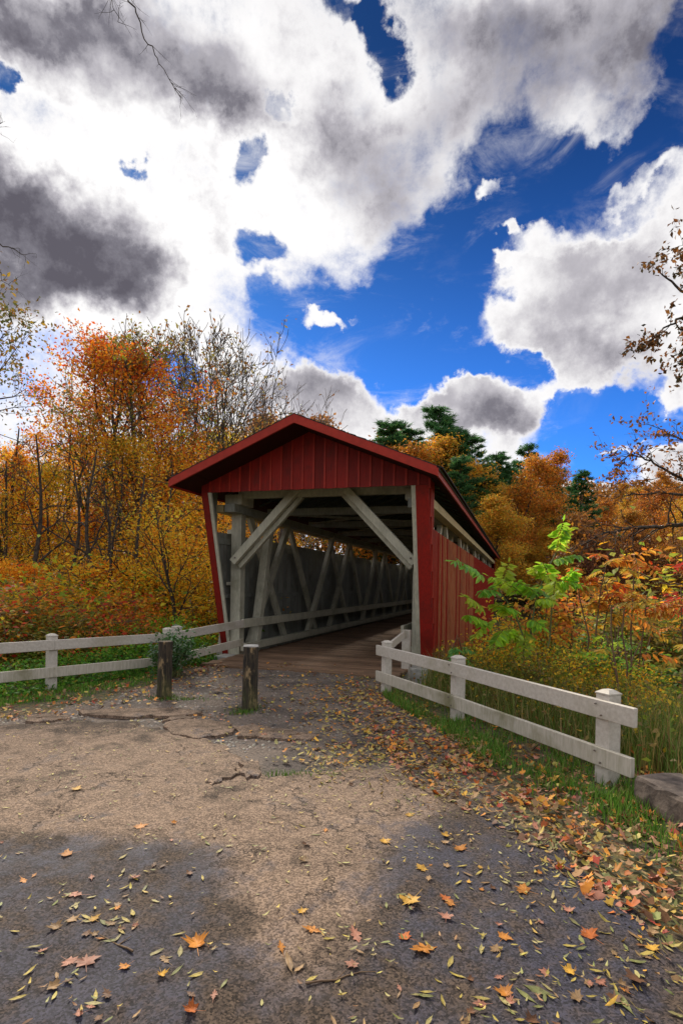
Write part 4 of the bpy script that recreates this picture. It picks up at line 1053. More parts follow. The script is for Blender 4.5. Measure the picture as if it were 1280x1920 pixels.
def frond_geo(b, e, n, ll, r, sag=.10):
    """one pinnate leaf from b to e: stem segments and folded leaflets"""
    b, e = np.array(b, float), np.array(e, float); L = np.linalg.norm(e - b); side = np.cross(e - b, [0, 0, 1.]); side /= np.linalg.norm(side) + 1e-6
    roll = r.uniform(-.5, .5); seg, Q = [], []
    def P(t): return b + (e - b) * t + np.array([0, 0, 1]) * (sag * L * 4 * t * (1 - t))
    for i in range(6): seg.append((*P(i / 6), *P((i + 1) / 6), .006 * (1 - i / 9), .006 * (1 - (i + 1) / 9)))
    ax = (e - b) / L; upv = np.cross(side, ax); sd_ = side * math.cos(roll) + upv * math.sin(roll)
    for i in range(n):
        t = .18 + .82 * i / (n - 1); p = P(t); l_ = ll * (.75 + .45 * math.sin(math.pi * min(1, t + .05))) * r.uniform(.85, 1.15)
        for s in ((-1, 1) if i < n - 1 else (0,)):
            d = sd_ * s * 1.0 + ax * (.35 if s else 1) + np.array([0, 0, -.6]) * r.uniform(.2, 1.9) + r.normal(size=3) * .14; d /= np.linalg.norm(d)
            wv_ = np.cross(d, sd_ * .3 + upv + r.normal(size=3) * .25); wv_ /= np.linalg.norm(wv_); up_ = np.cross(wv_, d)
            W = l_ * .19
            Q.append([p, p + d * l_ * .38 + wv_ * W, p + d * l_ * .75 + wv_ * W * .7 + up_ * .01, p + d * l_]); Q.append([p, p + d * l_, p + d * l_ * .75 - wv_ * W * .7 + up_ * .01, p + d * l_ * .38 - wv_ * W])
    return seg, Q
def pinnate_plant(name, label, cat, base, fronds, cols, wts, ll, seed, stemm='gstem', group=None, n=9, stems=None):
    r = np.random.default_rng(seed); b = Vector(base); o = empty(name, b); tag(o, label, cat, group)
    segs = []
    for st in stems:                               # polyline stems
        P_ = [np.array(Vector(p) - b) for p in st]
        for i in range(len(P_) - 1):
            m_ = 3
            for j in range(m_):
                segs.append((*(P_[i] + (P_[i + 1] - P_[i]) * j / m_), *(P_[i] + (P_[i + 1] - P_[i]) * (j + 1) / m_), .018 * (1 - .7 * (i + j / m_) / len(P_)), .018 * (1 - .7 * (i + (j + 1) / m_) / len(P_))))
    v, f = tubes(segs, 6); link('stem', quad_mesh('stem', v, f, smooth=True), o, stemm)
    for (p, q_) in fronds:
        sg_, Q = frond_geo(Vector(p) - b, Vector(q_) - b, n, ll, r)
        Q = np.array(Q); m_ = len(Q); c1 = palette(r, 1, cols, wts, .2)
        c = np.clip(c1 * (1 + .45 * r.uniform(-1, 1, (m_, 1))), 0, 1) * .6 + palette(r, m_, cols, wts, .3) * .4
        v2, f2 = tubes(sg_, 4); kk = len(v2)
        V_ = np.concatenate([v2, Q.reshape(-1, 3)]); F_ = np.concatenate([f2, np.arange(4 * m_).reshape(-1, 4) + kk])
        Cc = np.concatenate([np.tile([(.16, .15, .04)], (kk, 1)), np.repeat(c, 4, axis=0)])
        link('frond', quad_mesh('frond', V_, F_, Cc), o, 'leaf')
    return o
S = 2.8444; zz = lambda x, y: (830 + x / S, 950 + y / S)
def A_(x, y, d): return at(*zz(x, y), d)
G1 = [(.30, .56, .04), (.46, .68, .05), (.16, .40, .10), (.58, .64, .06)]
base = at(985, 1290, 8.9); base.z = hz(base.x, base.y)
main = [base, A_(470, 640, 8.9), A_(500, 470, 9.0), A_(560, 330, 9.0), A_(600, 250, 9.0)]
s2 = [base, A_(430, 700, 8.8), A_(380, 560, 8.8), A_(300, 450, 8.7)]
s3 = [base + Vector((.1, .1, 0)), A_(570, 700, 9.2), A_(580, 500, 9.2), A_(600, 380, 9.2)]
fr = []
for (b_, e_, d) in [((240, 395), (52, 288), 8.6), ((230, 560), (118, 480), 8.6), ((300, 460), (205, 445), 8.7), ((255, 640), (122, 578), 8.5), ((430, 480), (246, 372), 8.7), ((500, 470), (380, 400), 8.8), ((600, 260), (640, 80), 9.0), ((590, 270), (680, 110), 9.1), ((560, 300), (745, 262), 9.0), ((570, 390), (470, 330), 9.0), ((570, 400), (530, 300), 8.9), ((600, 400), (740, 420), 9.1), ((640, 400), (700, 340), 9.1), ((500, 530), (630, 462), 8.9), ((480, 500), (590, 500), 8.8), ((330, 650), (270, 735), 8.6), ((390, 640), (300, 730), 8.7), ((400, 560), (320, 540), 8.7), ((440, 640), (425, 800), 8.8), ((450, 600), (530, 640), 8.8), ((380, 560), (260, 520), 8.8), ((300, 470), (350, 300), 8.9), ((280, 600), (170, 690), 8.6), ((600, 380), (590, 470), 9.2), ((560, 480), (440, 430), 9.0), ((430, 690), (340, 690), 8.7)]:
    fr.append((A_(*b_, d + .05), A_(*e_, d - .12)))
pinnate_plant('green_sapling', 'bright green young tree with long feathery leaves in front of the red siding', 'sapling', base, fr, G1, [3, 3, 2, 2], .175, 5, n=12, stems=[main, s2, s3])
def sumac(px, py, d, top, spread, nf, cols, wts, label, seed, ll=.135, stemn=3, fl=(.35, .6)):
    r = np.random.default_rng(seed); b = at(px, py, d); b.z = hz(b.x, d); zt = at(px, top, d).z; st, fr_ = [], []
    for k in range(stemn):
        tx = b.x + r.uniform(-1, 1) * spread; ty = d + r.uniform(-.4, .4); tz = b.z + (zt - b.z) * r.uniform(.72, 1.0)
        P_ = [Vector(b)] + [Vector((b.x + (tx - b.x) * f_ + r.normal() * .05, b.y + (ty - b.y) * f_, b.z + (tz - b.z) * f_ ** .9)) for f_ in (.3, .55, .8, 1)]
        st.append(P_)
        for j in range(nf // stemn):
            f_ = r.uniform(.68, 1.0); idx = f_ * 4; i0 = min(3, int(idx)); p = P_[i0].lerp(P_[i0 + 1], min(1, idx - i0))
            a = r.uniform(0, 6.28); L = r.uniform(*fl); fr_.append((p, p + Vector((math.cos(a) * L, math.sin(a) * L, r.uniform(-.32, .22)))))
    return pinnate_plant('sumac', label, 'sumac', b, fr_, cols, wts, ll, seed, 'stem', n=8, stems=st)
RO = [(.55, .06, .02), (.60, .17, .02), (.55, .28, .03), (.62, .04, .03)]; OR_ = [(.70, .28, .04), (.64, .40, .05), (.46, .40, .07), (.66, .16, .03)]
sumac(1110, 1300, 9.2, 1035, .55, 24, RO + OR_, [2, 2, 1, .5, 2, 2, 2, 1], 'sumac with scarlet and orange feathery leaves, left one of the row on the right bank', 61)
sumac(1185, 1310, 9.0, 1010, .45, 24, RO + OR_, [1, 2, 1, 1, 3, 3, 2, 1], 'tall orange sumac with red tips between the leftmost sumac and the frame edge', 62)
sumac(1285, 1330, 9.2, 1000, .4, 16, RO + OR_, [4, 1, .5, 4, .6, .6, .5, 1], 'vivid red sumac at the right frame edge', 63)
sumac(1160, 1310, 10.5, 1030, .8, 22, OR_, [3, 3, 2, 1], 'yellow orange sumac behind the scarlet ones', 64)
sumac(1060, 1290, 10.5, 1075, .6, 24, OR_, [3, 2, 1, 2], 'orange leaved sumac directly right of the green sapling', 65)
sumac(1178, 1320, 7.8, 1130, .25, 7, OR_, [3, 3, 2, 1], 'low yellowish sumac with bare dark stems before the creek', 66, stemn=4)
sumac(1330, 1350, 8.4, 1070, .4, 12, OR_, [2, 3, 3, 1], 'orange sumac half cut by the right frame edge', 67)
sumac(1150, 1290, 8.6, 1170, .4, 12, G1, [3, 2, 3, 1], 'small green leaved sapling among the sumac stems', 68, ll=.12)
sumac(1010, 1290, 10.2, 1130, .4, 14, OR_, [3, 3, 1, 2], 'small golden sumac behind the green sapling stems', 69)
sumac(862, 1235, 9.5, 1160, .15, 6, G1, [1, 0, 3, 0], 'small dark green sprig against the worn red siding', 70, ll=.10, stemn=2, fl=(.15, .3))

# pale leaved vine at the left bollard
g_ = (-2.95, 9.9)
SHV = shrub_meshes(58, .45, .75, 1500, .075, [(.28, .36, .28), (.16, .26, .14), (.06, .16, .04), (.05, .13, .03)], [2, 2, 3, 3], 14)
t = empty('vine', (g_[0], g_[1], hz(*g_))); tag(t, 'silvery green vine climbing the twin fence posts behind the dark bollard', 'vine'); link('stems', SHV[0], t, 'gstem'); link('foliage', SHV[2], t, 'leaf')

# grass, weeds, low green cover: nobody could count them
def blades(P, h, w, cols, wts, r, lean=.35, label=None, name='grass', z=None):
    n = len(P); P = np.asarray(P, float); base = np.stack([P[:, 0], P[:, 1], height(P[:, 0], P[:, 1]) - .02], 1)
    h = h * r.uniform(.5, 1.15, n)[:, None] if np.isscalar(h) else (h * r.uniform(.6, 1.15, n))[:, None]
    a = r.uniform(0, 6.28, n); d = np.stack([np.cos(a), np.sin(a), 0 * a], 1); s = np.stack([-np.sin(a), np.cos(a), 0 * a], 1) * (w * r.uniform(.6, 1.3, n))[:, None]
    ln = (lean * r.uniform(.2, 1.3, n))[:, None]
    m_ = base + d * h * ln * .35 + np.array([0, 0, 1]) * h * .55; t_ = base + d * h * ln + np.array([0, 0, 1]) * h
    V_ = np.stack([base - s, base + s, m_ + s * .8, m_ - s * .8, t_ + s * .12, t_ - s * .12], 1).reshape(-1, 3)
    k = np.arange(n)[:, None] * 6; F_ = np.concatenate([k + [0, 1, 2, 3], k + [3, 2, 4, 5]], 1).reshape(-1, 4)
    c = np.repeat(palette(r, n, cols, wts, .35), 6, axis=0)
    return tag(link(name, quad_mesh(name, V_, F_, c), None, 'blade'), label, kind='stuff')
r = np.random.default_rng(5)
def scatter(n, x0, x1, y0, y1, dens):
    x = r.uniform(x0, x1, n * 4); y = r.uniform(y0, y1, n * 4); k = r.uniform(size=n * 4) < dens(x, y); return np.stack([x[k][:n], y[k][:n]], 1)
fa, fb = np.array([p0.x, p0.y]), np.array([p2.x, p2.y]); fd = (fb - fa) / np.linalg.norm(fb - fa); fn = np.array([-fd[1], fd[0]])
def beyond(x, y): return (x - fa[0]) * fn[0] + (y - fa[1]) * fn[1]          # >0 behind the right fence
def road_d(x, y): return sdist(x, y, ROADP)
def apron_d(x, y): return sdist(x, y, APRON)
P = scatter(34000, 0.4, 8, 2.2, 15, lambda x, y: np.clip(beyond(x, y) * 1.6 + .0, 0, 1) * (y < 16) * np.clip(1.4 - beyond(x, y) / 9, .2, 1) * (np.hypot(x, y) > 3.4))
P = P[~((np.abs((P[:, 0] - BO[0]) * math.cos(TH) - (P[:, 1] - BO[1]) * math.sin(TH)) < 2.6) & (P[:, 1] > 9))]
bb_ = beyond(P[:, 0], P[:, 1])
blades(P, np.clip(.16 + bb_ * .50, .12, 1.0), .0055, [(.13, .17, .03), (.22, .18, .05), (.28, .20, .08), (.10, .18, .03), (.36, .26, .11)], [4, 2.5, 1.6, 4, .7], r, .45, 'tall dry brown green weeds filling the bank behind the right fence', 'weeds')
k_ = r.choice(len(P), 7000); Pl = np.stack([P[k_, 0], P[k_, 1], height(P[k_, 0], P[k_, 1]) + np.clip(.14 + bb_[k_] * .45, .1, .95) * r.uniform(.3, 1.15, 7000)], 1) + r.normal(size=(7000, 3)) * .04
V_, F_, Cc = leaf_quads(Pl, .065, r, palette(r, 7000, [(.16, .20, .03), (.10, .13, .02), (.50, .33, .03), (.30, .12, .03), (.24, .18, .07)], [3, 3, 1.6, 1.2, 2.5], .3), flat=.2)
tag(link('weed_leaves', quad_mesh('weed_leaves', V_, F_, Cc), None, 'leaf'), 'small green and yellow leaves on the weeds behind the right fence', kind='stuff')
# right verge grass
P = scatter(40000, -.6, 5.2, 2.2, 9.6, lambda x, y: np.clip((.6 - np.abs(beyond(x, y) + .28)) * 1.7, 0, 1) * (road_d(x, y) < -.15) * (apron_d(x, y) < .12) * np.clip(.55 + fbm(x, y, .8, 3, 31) * 1.0, 0, 1))
blades(P, .13, .0045, [(.08, .20, .02), (.13, .26, .03), (.20, .22, .05)], [3, 2, 1], r, .5, 'short green grass in tufts along the foot of the right fence')
# left verge grass and low leafy cover
LF = np.array(LFENCE, float)
def lfd(x, y): return dist_poly(x, y, [tuple(p) for p in LFENCE])
def lside(x, y): return y - np.interp(x, LF[:, 0], LF[:, 1])
P = scatter(34000, -9.5, -2.4, 5.0, 11.5, lambda x, y: np.clip(1.1 - lfd(x, y) / 1.15, 0, 1) * (apron_d(x, y) < .05) * np.clip(.6 + fbm(x, y, .9, 3, 33), 0, 1) * (x < -3.1))
blades(P, .10, .005, [(.08, .22, .02), (.14, .30, .03), (.20, .26, .05)], [3, 2, 1], r, .5, 'fresh green grass strip in front of the left fence')
n = 15000; P = scatter(n, -11, -2.5, 6.5, 13.5, lambda x, y: ((lside(x, y) > -.28) & (lside(x, y) < 2.4)) * np.clip(.75 + fbm(x, y, .8, 3, 35) * .6, 0, 1) * (x < -2.75 + (y < 10.2) * .1))
hh = np.clip(.10 + .22 * np.clip(lside(P[:, 0], P[:, 1]) + .3, 0, 2), .05, .5) * np.sqrt(r.uniform(size=len(P)))
V_, F_, Cc = leaf_quads(np.stack([P[:, 0], P[:, 1], height(P[:, 0], P[:, 1]) + hh], 1), .075, r, palette(r, len(P), [(.08, .24, .03), (.15, .36, .03), (.24, .42, .05), (.06, .12, .02), (.36, .32, .05)], [4, 3, 1.5, 2, .8], .3), flat=.6)
tag(link('ground_cover', quad_mesh('ground_cover', V_, F_, Cc), None, 'leaf'), 'low leafy green plants along the base of the left fence', kind='stuff')
# forest floor fill on both banks
n = 42000; P = scatter(n, -30, -3.2, 11.5, 40, lambda x, y: np.clip(.9 + fbm(x, y, 2.5, 3, 36) * .5, 0, 1) * (x < -3.0 - .0 * y))
P = P[~(np.abs((P[:, 0] - BO[0]) * math.cos(TH) - (P[:, 1] - BO[1]) * math.sin(TH)) < 2.8)]
V_, F_, Cc = leaf_quads(np.stack([P[:, 0], P[:, 1], height(P[:, 0], P[:, 1]) + r.uniform(0, .55, len(P)) ** 1.5], 1), .16, r, palette(r, len(P), [(.50, .26, .04), (.24, .18, .04), (.60, .42, .05), (.18, .28, .03), (.12, .07, .03)], [2, 2, 2.5, 4, 1.5], .35), flat=.4)
tag(link('undergrowth', quad_mesh('undergrowth', V_, F_, Cc), None, 'leaf'), 'tangled autumn undergrowth on the floor of the left wood', kind='stuff')
n = 46000; P = scatter(n, 2, 60, 11, 75, lambda x, y: np.clip(.9 + fbm(x, y, 2.5, 3, 37) * .5, 0, 1) * (dist_poly(x, y, CREEK) > 9.0))
P = P[~(np.abs((P[:, 0] - BO[0]) * math.cos(TH) - (P[:, 1] - BO[1]) * math.sin(TH)) < 2.8)]
V_, F_, Cc = leaf_quads(np.stack([P[:, 0], P[:, 1], height(P[:, 0], P[:, 1]) + r.uniform(0, .9, len(P)) ** 1.3], 1), .20, r, palette(r, len(P), [(.22, .14, .04), (.14, .13, .03), (.30, .18, .03), (.10, .12, .03), (.09, .06, .03)], [2, 3, 1.5, 3, 2], .35), flat=.3)
tag(link('undergrowth', quad_mesh('undergrowth', V_, F_, Cc), None, 'leaf'), 'olive and brown undergrowth on the right creek bank', kind='stuff')
# creek stones
for k_, (px, py, yd, s_) in enumerate([(1228, 1165, 30, 1.1), (1250, 1172, 32, .8), (1215, 1185, 27, .7), (1270, 1160, 34, 1.2), (1240, 1190, 26, .5), (1262, 1240, 22, .6), (1205, 1160, 33, .8), (1275, 1200, 26, .6)]):
    r_ = np.random.default_rng(k_); import bmesh
    bm = bmesh.new(); bmesh.ops.create_icosphere(bm, subdivisions=2, radius=1)
    for v in bm.verts: v.co *= 1 + .22 * math.sin(v.co.x * 3 + k_) * math.cos(v.co.y * 2.7) + r_.uniform(-.08, .08); v.co.z *= .5
    me = bpy.data.meshes.new('boulder'); bm.to_mesh(me); bm.free(); p = at(px, py, yd)
    o = link('boulder', me, None, 'rock'); o.location = (p.x, p.y, -2.4); o.scale = (s_, s_ * .8, s_ * .7); o.rotation_euler.z = k_
    tag(o, 'grey boulder at the creek, ' + ['left one at the far bank', 'middle one at the far bank', 'left one in midstream', 'rightmost and largest at the far bank', 'small one in midstream', 'nearest one, at the near bank', 'leftmost and lowest at the far bank', 'right one in midstream'][k_], 'boulder', 'boulders at the creek edge')

# ------------------------------------------------------------------ limbs reaching in from trees outside the frame
def limb_tree(name, label, base, paths, twn, leafn, lsize, cols, seed, r0=.2, twl=.5, tw_grav=-.05):
    r = np.random.default_rng(seed); b = Vector(base); o = empty(name, b); tag(o, label, 'tree'); segs = []; tips = []
    for P_, ra, ntw in paths:
        P_ = [np.array(Vector(p) - b) for p in P_]; L = len(P_) - 1; prev = P_[0]; N = L * 6; pr_ = ra
        for i in range(1, N + 1):
            u = i / 6; i0 = min(L - 1, int(u)); f_ = u - i0
            p = P_[i0] * (1 - f_) + P_[i0 + 1] * f_ + r.normal(size=3) * .018; rr_ = max(ra * (1 - .88 * i / N), .004)
            segs.append((*prev, *p, pr_, rr_))
            if i > N * .35:
                for _ in range(r.poisson(ntw / N * 1.5)):
                    d = (p - prev) / (np.linalg.norm(p - prev) + 1e-6) + r.normal(size=3) * .75; d[2] += tw_grav; q_ = p; rq = max(rr_ * .5, .0035)
                    for s_ in range(4):
                        q2 = q_ + d / np.linalg.norm(d) * twl / 4 * r.uniform(.7, 1.3); segs.append((*q_, *q2, rq, rq * .75)); rq *= .75; tips.append(q2)
                        if r.uniform() < .55:
                            d3 = d + r.normal(size=3) * .8; q3 = q2 + d3 / np.linalg.norm(d3) * twl * .28; segs.append((*q2, *q3, rq * .7, rq * .5)); tips.append(q3)
                        d = d + r.normal(size=3) * .3; d[2] += tw_grav; q_ = q2
            prev = p; pr_ = rr_
    v, f = tubes(segs, 5); link('trunk', quad_mesh('trunk', v, f, smooth=True), o, 'bark')
    if leafn:
        tips = np.array(tips); k = r.integers(0, len(tips), leafn); V_, F_, Cc = leaf_quads(tips[k] + r.normal(size=(leafn, 3)) * .05, lsize, r, palette(r, leafn, cols, [1] * len(cols), .3))
        link('crown', quad_mesh('crown', V_, F_, Cc), o, 'leaf')
    return o
tb = Vector((8.2, 9.6, -1.2)); hub = Vector((8.3, 9.7, 3.2))
limb_tree('tree', 'tree outside the right edge whose dark leafy branch tips hang into the sky', tb,
          [([tb, hub, Vector((8.2, 9.8, 8))], .22, 0), ([hub + Vector((0, 0, 2.5)), at(1420, 560, 9.2), at(1340, 560, 9.0), at(1275, 545, 8.9), at(1228, 500, 8.8)], .06, 10),
           ([at(1340, 560, 9.0), at(1285, 590, 8.9), at(1240, 620, 8.9), at(1208, 648, 8.8)], .03, 12), ([at(1420, 560, 9.2), at(1330, 500, 9), at(1280, 460, 8.9)], .03, 8), ([at(1340, 560, 9.0), at(1320, 640, 9.1), at(1282, 670, 9.2), at(1272, 690, 9.2)], .02, 4)],
          10, 900, .085, [(.10, .05, .02), (.16, .07, .02), (.24, .10, .03), (.05, .04, .02)], 71, twl=.38)
tb = Vector((11.5, 14.5, -1.8)); h2 = Vector((11.3, 14.4, 2.2))
limb_tree('tree', 'tree outside the right edge with long dark nearly bare branches over the sumacs', tb,
          [([tb, h2, Vector((11.4, 14.3, 7.0))], .22, 0),
           ([h2, at(1360, 985, 14), at(1280, 985, 13.8), at(1200, 988, 13.6), at(1130, 1000, 13.5), at(1085, 1025, 13.4)], .085, 34),
           ([h2 + Vector((0, 0, 1)), at(1350, 930, 14.5), at(1280, 900, 14.3), at(1225, 868, 14.2), at(1180, 850, 14.2), at(1150, 880, 14.2)], .055, 34),
           ([h2 + Vector((0, 0, 1.6)), at(1350, 880, 14.5), at(1290, 830, 14.3), at(1250, 810, 14.2), at(1215, 795, 14.2)], .04, 26),
           ([at(1350, 930, 14.5), at(1270, 925, 14.3), at(1200, 925, 14.2), at(1140, 935, 14.2)], .045, 26)],
          10, 1500, .10, [(.20, .08, .02), (.32, .12, .02), (.12, .06, .03), (.40, .16, .02)], 72, twl=.8)
tb = Vector((-8.6, 9.2, -.4)); h3 = Vector((-8.4, 9.2, 6.5))
limb_tree('tree', 'tree outside the left edge with thin bare twigs hanging in at the top left', tb,
          [([tb, Vector((-8.6, 9.2, 3)), h3, Vector((-8.2, 8.8, 11.5))], .24, 0),
           ([h3 + Vector((.2, -.4, 4.5)), at(60, -160, 8.2), at(170, -90, 7.8), at(235, -30, 7.6), at(268, 60, 7.5), at(300, 120, 7.5), at(343, 188, 7.4)], .02, 15),
           ([at(170, -90, 7.8), at(205, -20, 7.6), at(222, 40, 7.5)], .010, 8),
           ([h3, at(-120, 470, 9), at(-60, 470, 8.8), at(0, 455, 8.7), at(45, 478, 8.6)], .03, 8), ([at(-60, 470, 8.8), at(-10, 500, 8.7), at(20, 540, 8.6)], .015, 5), ([h3 + Vector((0, 0, 1.2)), at(-80, 260, 9), at(-20, 240, 8.9), at(6, 232, 8.8)], .02, 4)],
          10, 0, .05, [(.1, .05, .02)], 73, twl=.32, tw_grav=-.08)

# overhead wire
segs = []
wa, wb = at(-60, 792, 15.0), at(420, 925, 21.0)
for i in range(24):
    def wp(t): p = wa.lerp(wb, t); return (p.x, p.y, p.z - .25 * 4 * t * (1 - t))
    segs.append((*wp(i / 24), *wp((i + 1) / 24), .012, .012))
v, f = tubes(segs, 5); tag(link('overhead_wire', quad_mesh('overhead_wire', v, f), None, 'wire'), 'thin dark overhead wire sloping through the left trees', 'wire')

# ------------------------------------------------------------------ fallen leaves
def outline(kind):
    if kind == 'maple': R = [(0, 1.0), (.12, .62), (.30, .70), (.24, .50), (.62, .62), (.60, .42), (.90, .30), (.62, .10), (.50, -.02), (.55, -.35), (.22, -.28), (.04, -.30)]
    elif kind == 'oak': R = [(0, 1.0), (.14, .80), (.10, .66), (.36, .68), (.30, .50), (.14, .40), (.46, .26), (.40, .06), (.15, .06), (.34, -.22), (.14, -.34), (.03, -.62)]
    else: R = [(0, 1.0), (.14, .72), (.24, .35), (.27, 0), (.22, -.35), (.11, -.68), (.02, -.85)]
    return R + [(-x, y) for x, y in R[::-1] if x > 0]
def leaf_mesh(kind, curl, seed):
    r = random.Random(seed); O_ = outline(kind); vs = []
    def zc(x, y): return .02 + .62 * curl * ((abs(x) ** 1.6) * .9 + max(0, y) ** 2 * .45 + (max(0, -y)) ** 2 * .3) + .03 * math.sin(5 * x + seed) * math.cos(4 * y)
    for x, y in O_: x2 = x * r.uniform(.72, 1.15); y2 = y * r.uniform(.82, 1.1); vs.append((x2, y2, zc(x2, y2) + r.uniform(-.02, .03)))
    m = [(x * .45, y * .45, zc(x * .45, y * .45)) for x, y in O_]; n = len(O_)
    vs += m + [(0, 0, zc(0, 0) - .01)]
    fs = [(i, (i + 1) % n, n + (i + 1) % n, n + i) for i in range(n)] + [(n + i, n + (i + 1) % n, 2 * n) for i in range(n)]
    k = len(vs); vs += [(-.02, -.3, .02), (.02, -.3, .02), (.05, -1.15, .06), (.03, -1.15, .06)]; fs.append((k, k + 1, k + 2, k + 3))
    me = bpy.data.meshes.new('fallen_leaf'); me.from_pydata(vs, [], fs)
    a = me.attributes.new('Col', 'FLOAT_COLOR', 'POINT'); rr_ = np.random.default_rng(seed); c4 = np.ones((len(vs), 4), np.float32)
    c4[:, :3] = 1 + .25 * rr_.uniform(-1, 1, (len(vs), 1)); c4[:n, :3] *= .8; a.data.foreach_set('color', c4.ravel()); me.update(); me.materials.append(M['litter']); return me
LM = {k: [leaf_mesh(k, c, s) for s, c in enumerate(cs)] for k, cs in {'maple': (.10, .25, .5, .9, .2, .7, .4), 'oak': (.1, .3, .5, .8, .2), 'oval': (.05, .3, .5, .7, .2)}.items()}
LC = {'orange': (.62, .24, .03), 'deep orange': (.50, .13, .02), 'gold': (.64, .36, .05), 'yellow': (.46, .36, .08), 'pale yellow': (.36, .31, .12), 'olive': (.21, .22, .07), 'pinkish': (.46, .20, .13), 'tan': (.36, .22, .10), 'brown': (.16, .07, .03), 'red': (.38, .05, .03)}
def road_z(x, y):
    return float(height(x, y)) + .026
def leaf(kind, var, x, y, size, col, label, group=None, rz=None, z=None, tilt=.12):
    o = bpy.data.objects.new({'maple': 'maple_leaf', 'oak': 'oak_leaf', 'oval': 'oval_leaf'}[kind], LM[kind][var]); C.objects.link(o)
    o.location = (x, y, (road_z(x, y) if z is None else z) + .004); o.scale = (size * random.uniform(.82, 1.12), size, size * random.uniform(.8, 1.3)); o.rotation_euler = (random.uniform(-tilt, tilt), random.uniform(-tilt, tilt), random.uniform(0, 6.28) if rz is None else rz)
    c = LC[col]; v = random.uniform(.62, 1.05); o.color = (c[0] * v, c[1] * v, c[2] * v, 1)
    tag(o, label, 'leaf', group); return o
for kd, vr, px, py, wd, col, rz, lb in [
    ('maple', 3, 370, 1768, 46, 'orange', .3, 'large curled orange maple leaf left of the centre of the road'),
    ('maple', 3, 362, 1898, 34, 'deep orange', 1.5, 'curled rust orange maple leaf at the bottom edge, left of the small oak leaf'),
    ('oak', 1, 401, 1872, 26, 'pinkish', .1, 'small salmon oak leaf standing on its stalk end near the bottom edge'),
    ('maple', 1, 178, 1726, 26, 'gold', .8, 'golden maple leaf in the dark patch at lower left'),
    ('oak', 0, 142, 1678, 40, 'pinkish', 1.3, 'narrow salmon leaf lying sideways in the dark left patch'),
    ('maple', 1, 130, 1597, 30, 'orange', 1.8, 'bright orange leaf alone on the left of the road'),
    ('maple', 0, 162, 1806, 42, 'pinkish', .4, 'flat dusty pink maple leaf at lower left'),
    ('oval', 1, 542, 1806, 46, 'tan', .25, 'long tan oval leaf standing upright in view near the bottom middle'),
    ('oak', 1, 590, 1745, 36, 'orange', 1.2, 'pale orange oak leaf in the bottom middle of the road'),
    ('oak', 0, 668, 1755, 42, 'pinkish', .3, 'flat salmon oak leaf with a long stalk right of the bottom middle'),
    ('maple', 2, 772, 1688, 48, 'gold', 2.4, 'golden orange maple leaf among small green ones right of centre'),
    ('maple', 1, 762, 1757, 30, 'deep orange', .9, 'rust coloured maple leaf below the golden one'),
    ('oak', 1, 800, 1778, 50, 'orange', 1.9, 'ragged orange oak leaf lying sideways right of the bottom middle'),
    ('maple', 3, 948, 1866, 38, 'orange', .2, 'curled bright orange maple leaf near the bottom right'),
    ('maple', 2, 1070, 1820, 32, 'gold', .9, 'brightest yellow maple leaf at lower right on the dark asphalt'),
    ('oval', 0, 1008, 1858, 40, 'olive', 1.0, 'long green yellow oval leaf right of the curled orange leaf'),
    ('oval', 0, 985, 1867, 36, 'olive', .6, 'second green oval leaf touching the first beside the curled orange leaf'),
    ('maple', 1, 1108, 1752, 38, 'deep orange', .4, 'rust orange maple leaf alone on the dark right side of the road'),
    ('maple', 0, 984, 1670, 34, 'orange', 1.0, 'orange maple leaf on the damp right side of the road'),
    ('maple', 2, 1195, 1838, 46, 'brown', 1.5, 'dark brown curled leaf at the lower right'),
    ('maple', 0, 1112, 1684, 34, 'pinkish', .5, 'pale pink maple leaf near the leaf covered verge'),
    ('oval', 0, 1168, 1882, 44, 'olive', .1, 'large green oval leaf at the lower right corner'),
    ('maple', 1, 866, 1588, 28, 'orange', .7, 'small bright orange leaf at the upper right of the road'),
    ('maple', 1, 723, 1578, 26, 'gold', .3, 'yellow maple leaf at the middle of the road'),
    ('maple', 0, 793, 1630, 28, 'gold', 2.0, 'pale gold maple leaf where the dry asphalt meets the damp'),
    ('maple', 1, 264, 1552, 28, 'orange', .3, 'small orange leaf on the middle left of the road'),
    ('maple', 1, 147, 1480, 24, 'gold', 1.3, 'small peach maple leaf on the pale left road surface'),
    ('oval', 1, 372, 1827, 28, 'yellow', 2.2, 'slender yellow oval leaf beneath the large curled maple leaf'),
    ('maple', 3, 407, 1297, 24, 'brown', .8, 'curled brown dead leaf on the gravel between the two bollards'),
    ('oak', 0, 838, 1685, 30, 'deep orange', .5, 'orange oak leaf at the right among yellow slivers'),
    ('maple', 0, 662, 1812, 30, 'pinkish', 2.5, 'faint mauve maple leaf below the flat salmon oak leaf')]:
    gx_, gy_ = gr(px, py, .03); s_ = wd / FOC * gy_ / (1.7 if kd == 'maple' else (1.5 if kd == 'oak' else 1.55)) * 1.08
    leaf(kd, vr, gx_, gy_, s_, col, lb, rz=rz)
